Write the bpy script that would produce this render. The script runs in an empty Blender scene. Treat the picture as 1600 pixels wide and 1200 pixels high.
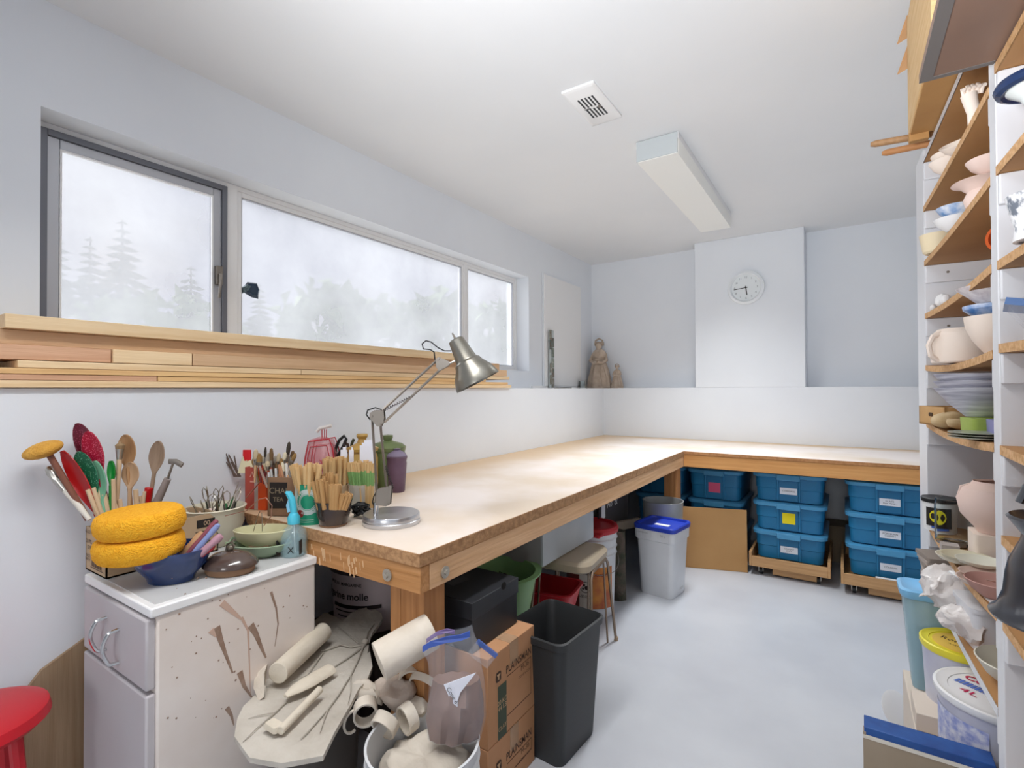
import bpy, bmesh, math, random
from math import sin, cos, pi, radians as R
from mathutils import Vector as V, Matrix as M, noise

# ------------------------------------------------------------------ camera
C = bpy.context.scene.collection
sc = bpy.context.scene
EYE = V((0, 0, 1.24))
F = 790.0
def _d(px, py): return V(((px-800)/F, -(py-600)/F, -1.0))
_Y = _d(1320, 606.5).normalized()
_X = -_d(-400, 614); _X = (_X - _X.dot(_Y)*_Y).normalized()
_Z = _X.cross(_Y)
ROT = M((_X, _Y, _Z))                     # camera -> world rows
cam = bpy.data.cameras.new('camera'); camo = bpy.data.objects.new('camera', cam); C.objects.link(camo)
cam.sensor_width = 36; cam.lens = 36*F/1600; cam.clip_start = .02; cam.clip_end = 200
camo.matrix_world = M.Translation(EYE) @ ROT.to_4x4()
sc.camera = camo
def ray(px, py): return ROT @ _d(px, py)
def at(px, py, ax, v):
    """point of a real surface (x, y or z = v) seen at a pixel of the photograph"""
    r = ray(px, py); i = 'xyz'.index(ax)
    return EYE + r*((v-EYE[i])/r[i])
FW = (ROT @ V((0, 0, -1)))
def dep(p): return (V(p)-EYE).dot(FW)
def sp(p): return dep(p)/F                # metres per photo pixel at p
def atd(px, py, D): return EYE + ray(px, py)*D
CR = R(33.4)                              # heading of the camera's right-hand axis

# ------------------------------------------------------------------ colours and materials
def hexc(h):
    h = h.lstrip('#'); o = []
    for i in (0, 2, 4):
        c = int(h[i:i+2], 16)/255
        o.append(c/12.92 if c <= .04045 else ((c+.055)/1.055)**2.4)
    return (*o, 1)
_mats = {}
def mat(key, col='FFFFFF', rough=.5, metal=0, var=None, vs=6, vt=(1, 1, 1), bump=0, bs=40, trans=0, alpha=1, coat=0, ior=1.45, det=4, ramp=(.35, .65), spec=.5, sub=0, bt=(1, 1, 1)):
    if key in _mats: return _mats[key]
    m = bpy.data.materials.new(key); m.use_nodes = True; nt = m.node_tree; n = nt.nodes; l = nt.links
    b = n['Principled BSDF']
    b.inputs['Base Color'].default_value = hexc(col); b.inputs['Roughness'].default_value = rough
    b.inputs['Metallic'].default_value = metal; b.inputs['Transmission Weight'].default_value = trans
    b.inputs['Alpha'].default_value = alpha; b.inputs['Coat Weight'].default_value = coat; b.inputs['IOR'].default_value = ior
    b.inputs['Specular IOR Level'].default_value = spec
    if sub: b.inputs['Subsurface Weight'].default_value = sub; b.inputs['Subsurface Scale'].default_value = .01
    if var or bump:
        tc = n.new('ShaderNodeTexCoord')
    if var:
        mp = n.new('ShaderNodeMapping'); mp.inputs['Scale'].default_value = vt; l.new(tc.outputs['Object'], mp.inputs[0])
        nz = n.new('ShaderNodeTexNoise'); nz.inputs['Scale'].default_value = vs; nz.inputs['Detail'].default_value = det
        l.new(mp.outputs[0], nz.inputs['Vector'])
        rp = n.new('ShaderNodeValToRGB'); rp.color_ramp.elements[0].position = ramp[0]; rp.color_ramp.elements[1].position = ramp[1]
        rp.color_ramp.elements[0].color = hexc(col); rp.color_ramp.elements[1].color = hexc(var)
        l.new(nz.outputs[0], rp.inputs[0]); l.new(rp.outputs[0], b.inputs['Base Color'])
    if bump:
        mp2 = n.new('ShaderNodeMapping'); mp2.inputs['Scale'].default_value = bt; l.new(tc.outputs['Object'], mp2.inputs[0])
        nb = n.new('ShaderNodeTexNoise'); nb.inputs['Scale'].default_value = bs; l.new(mp2.outputs[0], nb.inputs['Vector'])
        bp = n.new('ShaderNodeBump'); bp.inputs['Strength'].default_value = bump; bp.inputs['Distance'].default_value = .01
        l.new(nb.outputs[0], bp.inputs['Height']); l.new(bp.outputs[0], b.inputs['Normal'])
    _mats[key] = m; return m
def wood(key, c1, c2, ax='y', rough=.55, s=3, cross=22):
    t = {'x': (1, cross, cross), 'y': (cross, 1, cross), 'z': (cross, cross, 1)}[ax]
    return mat(key, c1, rough, var=c2, vs=s, vt=t, det=6, ramp=(.3, .75), bump=.15, bs=s*2, bt=t)

WALL = mat('wall paint', 'E1E5EA', .55, var='DCE0E6', vs=1.5, bump=.02, bs=60)
CEIL = mat('ceiling paint', 'E6E7E8', .6, var='E0E2E4', vs=1)
FLOOR = mat('grey floor paint', 'C3C6CC', .32, var='B9BCC3', vs=2.5, bump=.03, bs=8)
WHITE = mat('white', 'E8E8E8', .4)
WHITEG = mat('white gloss', 'EDEEF0', .2)
CREAM = mat('cream ceramic', 'D9D3BE', .35)
BISQ = mat('bisque', 'EFE2D6', .8, var='E7D6C8', vs=4)
BISQP = mat('pink bisque', 'E9D2C8', .75, var='E3C8BC', vs=5)
CLAY = mat('dry clay', 'CEC5B8', .9, var='BBB2A5', vs=6, bump=.35, bs=45)
CLAYL = mat('pale clay', 'D9D0C0', .9, var='CBC1AF', vs=8, bump=.25, bs=60)
CARD = mat('cardboard', 'B98F66', .85, var='B0855B', vs=5)
CARDL = mat('pale cardboard', 'BFA587', .85, var='B69B7C', vs=5)
STEEL = mat('brushed steel', 'B9B5AE', .32, metal=1)
STEELD = mat('dull steel', '8C857D', .45, metal=.8)
CHROME = mat('chrome', 'D0D0D0', .15, metal=1)
BLACK = mat('black plastic', '1B1C1E', .45)
BLACKG = mat('black gloss', '15171D', .18)
INK = mat('ink', '2A2522', .8)
BAMB = mat('bamboo', 'D8B684', .6, var='C9A26C', vs=30, vt=(3, 3, .4))
BAMBD = mat('bamboo dark', 'BE9562', .6, var='AD8452', vs=30, vt=(3, 3, .4))
PINEY = wood('pine y', 'E8CFA8', 'D8B88C', 'y')
FIRY = wood('fir y', 'EAC094', 'D2A273', 'y')
FIRX = wood('fir x', 'DDA566', 'C88B4E', 'x')
FIRZ = wood('fir z', 'BE8856', 'A06B3C', 'z')
OAKZ = wood('spoon wood', 'B08A62', '98714B', 'z')
PB = mat('particle board edge', 'D9B084', .8, var='BE915F', vs=90, bump=.3, bs=120)
PBU = mat('shelf underside', 'B98A58', .7, var='AC7D4C', vs=4)
GLASS = mat('clear glass', 'F4FAFA', .03, trans=1, ior=1.2)
TEAL = mat('tote teal', '2378A6', .38, var='1F6F9C', vs=3)
TEALL = mat('tote lid blue', '4B93BE', .38)

def window_glass():
    m = bpy.data.materials.new('fogged window glass'); m.use_nodes = True; nt = m.node_tree; n = nt.nodes; l = nt.links
    n.remove(n['Principled BSDF']); out = n['Material Output']
    tr = n.new('ShaderNodeBsdfTransparent'); tl = n.new('ShaderNodeBsdfTranslucent'); tl.inputs[0].default_value = (.96, .965, 1, 1)
    gl = n.new('ShaderNodeBsdfGlossy'); gl.inputs['Roughness'].default_value = .1
    tc = n.new('ShaderNodeTexCoord'); nz = n.new('ShaderNodeTexNoise'); nz.inputs['Scale'].default_value = 2.2; nz.inputs['Detail'].default_value = 6
    l.new(tc.outputs['Object'], nz.inputs['Vector'])
    mr = n.new('ShaderNodeMapRange'); mr.inputs['From Min'].default_value = .3; mr.inputs['From Max'].default_value = .7
    mr.inputs['To Min'].default_value = .24; mr.inputs['To Max'].default_value = .38
    l.new(nz.outputs[0], mr.inputs[0])
    mx = n.new('ShaderNodeMixShader'); l.new(mr.outputs[0], mx.inputs[0]); l.new(tr.outputs[0], mx.inputs[1]); l.new(tl.outputs[0], mx.inputs[2])
    m2 = n.new('ShaderNodeMixShader'); m2.inputs[0].default_value = .03; l.new(mx.outputs[0], m2.inputs[1]); l.new(gl.outputs[0], m2.inputs[2])
    l.new(m2.outputs[0], out.inputs[0]); return m
WGLASS = window_glass()
def film(key, col, a, rough=.2):
    m = bpy.data.materials.new(key); m.use_nodes = True; nt = m.node_tree; n = nt.nodes; l = nt.links
    b = n['Principled BSDF']; b.inputs['Base Color'].default_value = hexc(col); b.inputs['Roughness'].default_value = rough
    tr = n.new('ShaderNodeBsdfTransparent'); mx = n.new('ShaderNodeMixShader'); mx.inputs[0].default_value = a
    l.new(tr.outputs[0], mx.inputs[1]); l.new(b.outputs[0], mx.inputs[2]); l.new(mx.outputs[0], n['Material Output'].inputs[0]); return m

# ------------------------------------------------------------------ world, light, exposure
w = bpy.data.worlds.new('sky'); sc.world = w; w.use_nodes = True
n = w.node_tree.nodes; l = w.node_tree.links; bg = n['Background']
tc = n.new('ShaderNodeTexCoord'); nz = n.new('ShaderNodeTexNoise'); nz.inputs['Scale'].default_value = 2.6; nz.inputs['Detail'].default_value = 5
l.new(tc.outputs['Generated'], nz.inputs['Vector'])
rp = n.new('ShaderNodeValToRGB'); rp.color_ramp.elements[0].position = .42; rp.color_ramp.elements[1].position = .6
rp.color_ramp.elements[0].color = (.66, .69, .93, 1); rp.color_ramp.elements[1].color = (.95, .92, .97, 1)
l.new(nz.outputs[0], rp.inputs[0]); l.new(rp.outputs[0], bg.inputs[0]); bg.inputs[1].default_value = .36
def area(name, loc, target, sx, sy, e, col=(1, 1, 1)):
    a = bpy.data.lights.new(name, 'AREA'); a.shape = 'RECTANGLE'; a.size = sx; a.size_y = sy; a.energy = e; a.color = col
    o = bpy.data.objects.new(name, a); C.objects.link(o); o.location = loc
    o.rotation_euler = (V(target)-V(loc)).to_track_quat('-Z', 'Y').to_euler(); return o
o = area('rear_fill_light', (.1, -3.4, 1.6), (-1.0, 4.0, 1.3), 1.0, 1.3, 28, (1, .99, .985))  # unseen fill light added behind the camera to lift the room
o = area('overhead_fill_light', (-.78, .3, 2.42), (-.78, .3, 0), .2, 1.3, 17, (1, .99, .98)); o.data.spread = R(135)  # added overhead fill, out of view, for the left wall and near bench
fl = bpy.data.lights.new('ceiling_fill_spot', 'SPOT'); fl.energy = 205; fl.spot_size = R(105); fl.spot_blend = 1; fl.shadow_soft_size = .12; fl.color = (.94, .97, 1)  # unseen spot added to brighten the ceiling
fo = bpy.data.objects.new('ceiling_fill_spot', fl); C.objects.link(fo); fo.location = (-.4, -.15, 1.35)
fo.rotation_euler = (V((-.35, 1.15, 2.51))-V(fo.location)).to_track_quat('-Z', 'Y').to_euler()
o = area('ceiling_light_lamp', (-.78, 3.22, 2.395), (-.78, 3.22, 0), .2, 1.35, 19.5, (.95, .98, 1)); o.data.spread = R(115)
sun = bpy.data.lights.new('daylight', 'SUN'); sun.energy = 4.1; sun.angle = R(60); sun.color = (.95, .97, 1)
so = bpy.data.objects.new('daylight', sun); C.objects.link(so)
so.rotation_euler = V((1, .25, -.5)).to_track_quat('-Z', 'Y').to_euler()
sc.view_settings.view_transform = 'Standard'; sc.view_settings.look = 'None'; sc.view_settings.gamma = 1
sc.view_settings.use_curve_mapping = False; sc.view_settings.exposure = 0
cy = sc.cycles; cy.use_denoising = True; cy.max_bounces = 10; cy.diffuse_bounces = 6; cy.transmission_bounces = 8; cy.transparent_max_bounces = 16
cy.sample_clamp_indirect = 4; cy.caustics_refractive = False; cy.caustics_reflective = False

# ------------------------------------------------------------------ mesh helpers
def rrect(w, d, r, n=4):
    r = max(min(r, w/2-1e-4, d/2-1e-4), 1e-4); pts = []
    for cx, cy, a0 in ((w/2-r, d/2-r, 0), (-w/2+r, d/2-r, 90), (-w/2+r, -d/2+r, 180), (w/2-r, -d/2+r, 270)):
        for k in range(n+1):
            a = R(a0+90*k/n); pts.append((cx+r*cos(a), cy+r*sin(a)))
    return pts
class G:
    def __init__(s): s.v = []; s.f = []
    def add(s, v, f, m=None):
        o = len(s.v); s.v += [(m @ V(p)) if m else V(p) for p in v]; s.f += [tuple(i+o for i in q) for q in f]; return s
    def box(s, x0, y0, z0, x1, y1, z1, m=None):
        v = [(x, y, z) for x in (x0, x1) for y in (y0, y1) for z in (z0, z1)]
        return s.add(v, [(0, 1, 3, 2), (4, 6, 7, 5), (0, 4, 5, 1), (2, 3, 7, 6), (0, 2, 6, 4), (1, 5, 7, 3)], m)
    def loft(s, secs, cap0=True, cap1=True, m=None):
        """secs: rings (lists of 3-D points) of equal length"""
        k = len(secs[0]); v = [p for q in secs for p in q]; f = []
        for i in range(len(secs)-1):
            for j in range(k):
                a = i*k+j; b = i*k+(j+1) % k; f.append((a, b, b+k, a+k))
        if cap0: f.append(tuple(range(k-1, -1, -1)))
        if cap1: f.append(tuple((len(secs)-1)*k+j for j in range(k)))
        return s.add(v, f, m)
    def rl(s, secs, cap0=True, cap1=True, n=4, m=None):
        """rounded-rectangle loft: secs (w, d, z, r)"""
        return s.loft([[(x, y, q[2]) for x, y in rrect(q[0], q[1], q[3], n)] for q in secs], cap0, cap1, m)
    def cyl(s, a, b, r0, r1=None, n=14, caps=True):
        r1 = r0 if r1 is None else r1; a = V(a); b = V(b); q = (b-a).to_track_quat('Z', 'Y').to_matrix()
        rg = lambda c, r: [c + q @ V((r*cos(2*pi*k/n), r*sin(2*pi*k/n), 0)) for k in range(n)]
        return s.loft([rg(a, r0), rg(b, r1)], caps, caps)
    def pipe(s, a, b, ro, ri, n=10):
        a = V(a); b = V(b); q = (b-a).to_track_quat('Z', 'Y').to_matrix()
        rg = lambda c, r: [c + q @ V((r*cos(2*pi*k/n), r*sin(2*pi*k/n), 0)) for k in range(n)]
        mid = a + (b-a)*.25
        return s.loft([rg(a, ro), rg(b, ro), rg(b, ri), rg(mid, ri)], True, True)
    def lathe(s, prof, n=32, sx=1, sy=1, m=None):
        rings = [[(r*sx*cos(2*pi*k/n), r*sy*sin(2*pi*k/n), z) for k in range(n)] for r, z in prof]
        return s.loft(rings, prof[0][0] > 1e-5, prof[-1][0] > 1e-5, m)
    def tube(s, pts, r, n=8, m=None, flat=1, taper=None):
        pts = [V(p) for p in pts]; rings = []; up = V((0, 0, 1)); pv = None
        for i, p in enumerate(pts):
            t = (pts[min(i+1, len(pts)-1)] - pts[max(i-1, 0)]).normalized()
            if pv is None: pv = (up if abs(t.dot(up)) < .9 else V((1, 0, 0)))
            a = t.cross(pv).normalized() if t.cross(pv).length > 1e-6 else t.orthogonal().normalized()
            b = a.cross(t).normalized(); pv = b; rr = r if taper is None else r*taper(i/(len(pts)-1))
            rings.append([p + a*(rr*cos(2*pi*k/n)) + b*(rr*flat*sin(2*pi*k/n)) for k in range(n)])
        return s.loft(rings, True, True, m)
    def prism(s, poly, z0, z1, m=None):
        return s.loft([[(x, y, z0) for x, y in poly], [(x, y, z1) for x, y in poly]], True, True, m)
    def ball(s, c, r, n=12, sc_=(1, 1, 1), m=None):
        pr = [(max(sin(pi*k/n), 1e-4), -cos(pi*k/n)) for k in range(n+1)]; c = V(c)
        return s.loft([[(c.x+r*sc_[0]*q*cos(2*pi*j/(2*n)), c.y+r*sc_[1]*q*sin(2*pi*j/(2*n)), c.z+r*sc_[2]*z) for j in range(2*n)] for q, z in pr], True, True, m)
    def jitter(s, a, f=8, seed=0):
        s.v = [p + noise.noise_vector(p*f+V((seed, seed*2, 0)))*a for p in s.v]; return s
    def obj(s, name, m, parent=None, smooth=35, bevel=0, bseg=2, loc=None, rot=None):
        me = bpy.data.meshes.new(name); me.from_pydata([tuple(p) for p in s.v], [], s.f)
        bm = bmesh.new(); bm.from_mesh(me); bmesh.ops.recalc_face_normals(bm, faces=bm.faces); bm.to_mesh(me); bm.free()
        if smooth:
            me.shade_smooth(); me.set_sharp_from_angle(angle=R(smooth))
        me.materials.append(m); o = bpy.data.objects.new(name, me); C.objects.link(o)
        if parent: o.parent = parent
        if loc: o.location = loc
        if rot: o.rotation_euler = rot
        if bevel:
            b = o.modifiers.new('bevel', 'BEVEL'); b.width = bevel; b.segments = bseg; b.limit_method = 'ANGLE'; b.angle_limit = R(40)
        return o
def tag(o, label, cat, group=None, kind=None):
    if label: o['label'] = label
    if cat: o['category'] = cat
    if group: o['group'] = group
    if kind: o['kind'] = kind
    return o
def thing(name, label, cat, loc=(0, 0, 0), rz=0, group=None):
    o = bpy.data.objects.new(name, None); o.empty_display_size = .05; C.objects.link(o); o.location = loc; o.rotation_euler = (0, 0, rz)
    return tag(o, label, cat, group)
def struct(o): o['kind'] = 'structure'; return o
def lab(o, t): o['label'] = t; return o
def dup(root, loc=None, rot=None, label=None, group=None, scale=None):
    r = root.copy(); C.objects.link(r)
    if loc is not None: r.location = loc
    if rot is not None: r.rotation_euler = rot
    if scale: r.scale = scale
    if label: r['label'] = label
    if group: r['group'] = group
    for ch in list(root.children):
        c = ch.copy(); C.objects.link(c); c.parent = r
        for g in list(ch.children):
            d = g.copy(); C.objects.link(d); d.parent = c
    return r
def text(s, size, m, parent, loc, rot, name='lettering', sx=1, bold=0, align='CENTER', ext=0):
    c = bpy.data.curves.new(name, 'FONT'); c.body = s; c.size = size; c.align_x = align; c.align_y = 'CENTER'; c.offset = bold; c.space_line = .9
    c.extrude = ext
    t = bpy.data.objects.new('tmp', c); me = bpy.data.meshes.new_from_object(t); bpy.data.objects.remove(t); bpy.data.curves.remove(c)
    me.materials.clear(); me.materials.append(m); o = bpy.data.objects.new(name, me); C.objects.link(o)
    if parent: o.parent = parent
    o.location = loc; o.rotation_euler = rot; o.scale = (sx, 1, 1); return o
FX = (pi/2, 0, pi/2)      # lettering on a face looking along +x
FY = (pi/2, 0, 0)         # lettering on a face looking along -y
rnd = random.Random(4)

# ------------------------------------------------------------------ room shell
XL, XU, YB, YU, H, ZL = -1.945, -2.155, 4.56, 4.76, 2.51, 1.25
XR, Y0 = .60, -5.0
struct(G().box(-2.6, Y0-.2, -.1, XR+.2, 5.0, 0).obj('floor', FLOOR, smooth=0))
struct(G().box(-2.6, Y0-.2, H, XR+.2, 5.0, H+.1).obj('ceiling', CEIL, smooth=0))
wy0, wy1, wz0, wz1 = .52, 3.53, 1.39, 2.161
WT = .22
wl = struct(G().box(XL-.45, Y0, 0, XL, YU+.2, ZL).obj('wall_left_lower', WALL, smooth=0))
g = G().box(XU-WT, Y0, ZL, XU, wy0, H).box(XU-WT, wy1, ZL, XU, YU+.2, H).box(XU-WT, wy0, ZL, XU, wy1, wz0).box(XU-WT, wy0, wz1, XU, wy1, H)
struct(g.obj('wall_left_upper', WALL, smooth=0))
struct(G().box(XL, YB, 0, XR, YU+.2, ZL).obj('wall_back_lower', WALL, smooth=0))
struct(G().box(XU, YU, ZL, XR, YU+.2, H).obj('wall_back_upper', WALL, smooth=0))
struct(G().box(-1.086, YB, ZL, -.256, YU, H-.0).obj('wall_back_chase', WALL, smooth=0, bevel=.004))
struct(G().box(XR, Y0, 0, XR+.1, YU+.2, H).obj('wall_right', WALL, smooth=0))
struct(G().box(-2.6, Y0-.1, 0, XR+.1, Y0, H).obj('wall_rear', WALL, smooth=0))
struct(G().box(XU, 3.56, ZL, XU+.012, YU, ZL+.022).obj('trim_1', WHITE, smooth=0))

# access panel beside the window
t = struct(thing('door_1', 'flat white access panel on the wall beside the window', 'panel', (XU, 4.11, 1.27)))
G().box(0, -.35, 0, .018, .36, .96).obj('panel_board', WHITE, t, bevel=.003)
G().box(0, -.365, -.004, .012, .375, .975).obj('panel_frame', WALL, t, bevel=.003)

# ------------------------------------------------------------------ the window
ALU = mat('dark aluminium', '6E7078', .4, metal=.3)
ALUL = mat('light aluminium', 'B4B6BC', .35, metal=.4)
xg = -2.30
t = struct(thing('window_1', None, None, (xg, 0, 0)))
def frame(y0, y1, z0, z1, wd, d, x=0):
    return G().box(x-d, y0, z0, x+d, y0+wd, z1).box(x-d, y1-wd, z0, x+d, y1, z1).box(x-d, y0+wd, z0, x+d, y1-wd, z0+wd).box(x-d, y0+wd, z1-wd, x+d, y1-wd, z1)
frame(wy0, wy1, wz0, wz1, .022, .028).obj('outer_frame', WHITE, t, bevel=.002)
G().box(-.03, 1.165, wz0, .03, 1.215, wz1).obj('mullion', WHITE, t, bevel=.003)
G().box(-.03, 2.835, wz0, .03, 2.865, wz1).obj('mullion', WHITE, t, bevel=.003)
cs = frame(.542, 1.165, wz0+.02, wz1-.022, .022, .018, .022).obj('casement_frame', ALU, t, bevel=.002)
frame(.564, 1.143, wz0+.042, wz1-.044, .034, .012, .018).obj('casement_sash', ALUL, cs, bevel=.002)
frame(.598, 1.109, wz0+.076, wz1-.078, .006, .006, .026).obj('glazing_bead', WHITE, cs)
G().box(.028, 1.115, 1.70, .05, 1.14, 1.78).tube([(.052, 1.128, 1.745), (.062, 1.126, 1.74), (.064, 1.123, 1.70), (.06, 1.12, 1.64)], .006).obj('latch_handle', STEELD, cs, bevel=.002)
frame(1.215, 2.835, wz0+.022, wz1-.022, .02, .014, .01).obj('glazing_bead', WHITE, t, bevel=.002)
frame(1.235, 2.815, wz0+.042, wz1-.042, .006, .006, .012).obj('glazing_bead', ALUL, t)
frame(2.865, 3.508, wz0+.022, wz1-.022, .02, .014, .01).obj('glazing_bead', WHITE, t, bevel=.002)
frame(2.885, 3.488, wz0+.042, wz1-.042, .006, .006, .012).obj('glazing_bead', ALUL, t)
for a, b in ((.6, 1.11), (1.235, 2.815), (2.885, 3.488)):
    G().box(-.003, a, wz0+.04, .001, b, wz1-.04).obj('pane', WGLASS, t, smooth=0)
# decoration stuck on the middle pane
p = at(391, 450, 'x', xg+.01)
t = thing('suncatcher', 'small dark blue faceted suncatcher stuck on the middle window pane', 'decoration', p)
s = .0034*.95
g = G(); pts = [(-13, 4), (-4, -8), (10, -9), (14, 0), (12, 14), (2, 13), (-9, 8)]
g.loft([[(0, x*s, -y*s) for x, y in pts], [(.012, x*s*.75, -y*s*.75) for x, y in pts]]); g.obj('facet_body', mat('blue facet', '0E2A44', .1, coat=1), t, smooth=0)
G().loft([[(.003, x*s, -y*s) for x, y in ((-14, 2), (-6, -4), (0, -3), (-4, 6), (-12, 10))], [(.014, x*s, -y*s) for x, y in ((-13, 2), (-6, -3), (-1, -2), (-5, 5), (-12, 8))]]).obj('glitter_patch', mat('glitter', '7E8F93', .4, metal=.6, var='20343F', vs=300), t, smooth=0)

# ------------------------------------------------------------------ outside
struct(G().box(-60, -40, .75, -2.45, 60, .85).obj('ground_outside', mat('pale gravel', 'D2D2C8', .9, var='B4B8A6', vs=.4), smooth=0))
NEED = mat('conifer needles', '4A5A44', .9, var='5B6B50', vs=3); BARK = mat('bark', '5B4B3E', .9)
LEAFM = mat('leaf green', '7C9468', .9, var='93A878', vs=3)
def conifer(px, D, h, seed, label):
    r0 = random.Random(seed); b = atd(px, 600, D); t = thing('conifer', label, 'tree', (b.x, b.y, .85), 0, 'trees seen through the window')
    G().cyl((0, 0, 0), (0, 0, h*.95), h*.018, h*.004).obj('trunk', BARK, t)
    g = G(); nl = 20
    for i in range(nl):
        z = h*(.12+.86*i/nl); L = h*.22*(1-i/nl)**.8*r0.uniform(.7, 1.15)+h*.012
        for k in range(13):
            a = r0.uniform(0, 2*pi); l2 = L*r0.uniform(.6, 1.2); e = V((l2*cos(a), l2*sin(a), z-l2*.25)); c = V((0, 0, z)); wv = V((-sin(a), cos(a), 0))*l2*.22
            m_ = c.lerp(e, .5); up = V((0, 0, l2*.12))
            g.add([c+up, m_+wv, e, m_-wv, m_-up*2, m_+up], [(0, 1, 5), (1, 2, 5), (2, 3, 5), (3, 0, 5), (0, 1, 4), (1, 2, 4), (2, 3, 4), (3, 0, 4)])
    g.obj('foliage', NEED, t, smooth=0)
def bush(px, D, h, wd, seed, label):
    r0 = random.Random(seed); b = atd(px, 600, D); t = thing('leafy_tree', label, 'tree', (b.x, b.y, .85), 0, 'trees seen through the window')
    G().cyl((0, 0, 0), (0, 0, h*.6), h*.03, h*.01).obj('trunk', BARK, t)
    g = G()
    for i in range(260):
        a = r0.uniform(0, 2*pi); q = r0.uniform(.2, 1)**.5; zz = r0.uniform(-1, 1); rr = (1-zz*zz)**.5*q
        c = V((wd*rr*cos(a), wd*rr*sin(a), h*(.58+.42*zz*q))); e = h*.06
        vv = [c + V((r0.uniform(-e, e), r0.uniform(-e, e), r0.uniform(-e, e)))*1.6 for _ in range(4)]
        g.add(vv, [(0, 1, 2), (0, 2, 3), (0, 3, 1), (1, 2, 3)])
    g.obj('foliage', LEAFM, t, smooth=0)
conifer(140, 26, 8.8, 1, 'bushy conifer outside, left of the tall one in the casement')
conifer(190, 24, 9.0, 2, 'tall conifer outside, centred in the opening casement')
conifer(85, 22, 7.8, 3, 'conifer outside at the left edge of the casement')
conifer(298, 30, 8.2, 4, 'conifer outside at the right side of the casement')
conifer(405, 34, 8.0, 5, 'conifer outside behind the suncatcher')
conifer(455, 38, 7.4, 6, 'faint conifer outside right of the suncatcher')
bush(250, 20, 4.4, 3.0, 7, 'rounded pale green tree outside low in the casement')
bush(520, 34, 7.8, 3.6, 8, 'broad leafy tree outside in the middle pane')
bush(610, 34, 6.6, 3.0, 9, 'lower leafy tree outside in the middle pane')
bush(690, 36, 7.6, 2.6, 10, 'leafy tree outside at the right end of the middle pane')
bush(770, 40, 7.2, 2.8, 11, 'leafy tree outside in the small right pane')

# ------------------------------------------------------------------ planks on the ledge
def plank(y0, y1, z0, z1, x1=-1.93, x0=-2.13, label='', m=PINEY, tilt=0):
    L = y1-y0; g = G().box(x0-x1, 0, 0, 0, L, z1-z0)
    o = g.obj('plank', m, bevel=.0015, loc=(x1, y0, z0)); o.rotation_euler = (tilt, 0, 0)
    return tag(o, label, 'plank', 'planks stacked on the window ledge')
P2 = wood('pine dark', 'D6B48F', 'C49F79', 'y'); P3 = wood('pine red', 'DCB190', 'C99A7A', 'y'); P4 = wood('pine pale', 'F0D6AE', 'DDBC8E', 'y'); P5 = wood('pine gold', 'EAC48C', 'D4A872', 'y')
plank(.394, 2.385, 1.4175, 1.457, label='thick pale plank on top of the stack under the window', m=PINEY)
plank(.20, 2.83, 1.374, 1.4165, x1=-1.965, label='second plank from the top, set back in shadow', m=P2)
plank(.10, .638, 1.331, 1.3725, x1=-1.937, label='reddish short plank at the left, third layer from the top', m=P3)
plank(.641, .872, 1.3305, 1.3725, label='short pale plank piece between two others in the third layer', m=P4)
plank(.875, 2.87, 1.3305, 1.3725, label='long tan plank forming the right of the third layer', m=P2)
plank(.42, 1.30, 1.308, 1.3285, x1=-1.928, label='thin pale plank, fourth layer, ending left at a dark gap', m=P4)
plank(1.303, 2.90, 1.308, 1.3285, label='thin plank, right half of the fourth layer', m=PINEY)
plank(.10, 2.62, 1.2905, 1.3065, x1=-1.925, label='thin golden plank, third layer from the ledge', m=P5)
plank(.10, .762, 1.273, 1.2895, x1=-1.928, label='thin brown plank at the left, second layer from the ledge', m=P3)
plank(.765, 2.88, 1.273, 1.2895, x1=-1.928, label='thin golden plank with knots, second layer from the ledge', m=P5)
plank(.10, 2.92, 1.2515, 1.272, x1=-1.927, label='lowest plank lying directly on the ledge', m=P4)

# ------------------------------------------------------------------ ceiling fixtures
t = thing('ceiling_light', 'white box shaped fluorescent ceiling light', 'light', (-.78, 3.22, H))
G().box(-.108, -.70, -.035, .108, .70, 0).obj('base_tray', WHITE, t, bevel=.002)
G().rl([(.205, 1.39, -.105, .012), (.215, 1.40, -.095, .012), (.215, 1.40, -.034, .012)]).obj('diffuser', mat('diffuser', 'EFEFEA', .35), t)
G().box(-.104, -.705, -.104, .104, -.699, -.002).obj('end_cap', mat('grey plastic', 'BCC2C4', .4), t, bevel=.002)
G().box(-.104, .699, -.104, .104, .705, -.002).obj('end_cap', WHITE, t, bevel=.002)
t = thing('ceiling_vent', 'white slotted air vent in the ceiling', 'vent', (-.925, 2.07, H))
g = G().loft([[(x, y, 0) for x, y in rrect(.15, .32, .004)], [(x, y, -.009) for x, y in rrect(.15, .32, .004)], [(x, y, -.014) for x, y in rrect(.128, .298, .004)]])
g.obj('cover_plate', WHITE, t)
SL = mat('vent dark', '3A3B3D', .8)
for r_ in range(2):
    for c_ in range(5):
        G().box(-.036+c_*.0165, -.085+r_*.092, -.0152, -.0285+c_*.0165, -.008+r_*.092, -.013).obj('slot', SL, t, smooth=0)
G().box(-.04, .0, -.0152, -.012, .006, -.013).obj('damper_slot', SL, t, smooth=0)
G().cyl((.032, .0, -.014), (.032, .0, -.024), .006).obj('damper_lever', STEELD, t)

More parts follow.
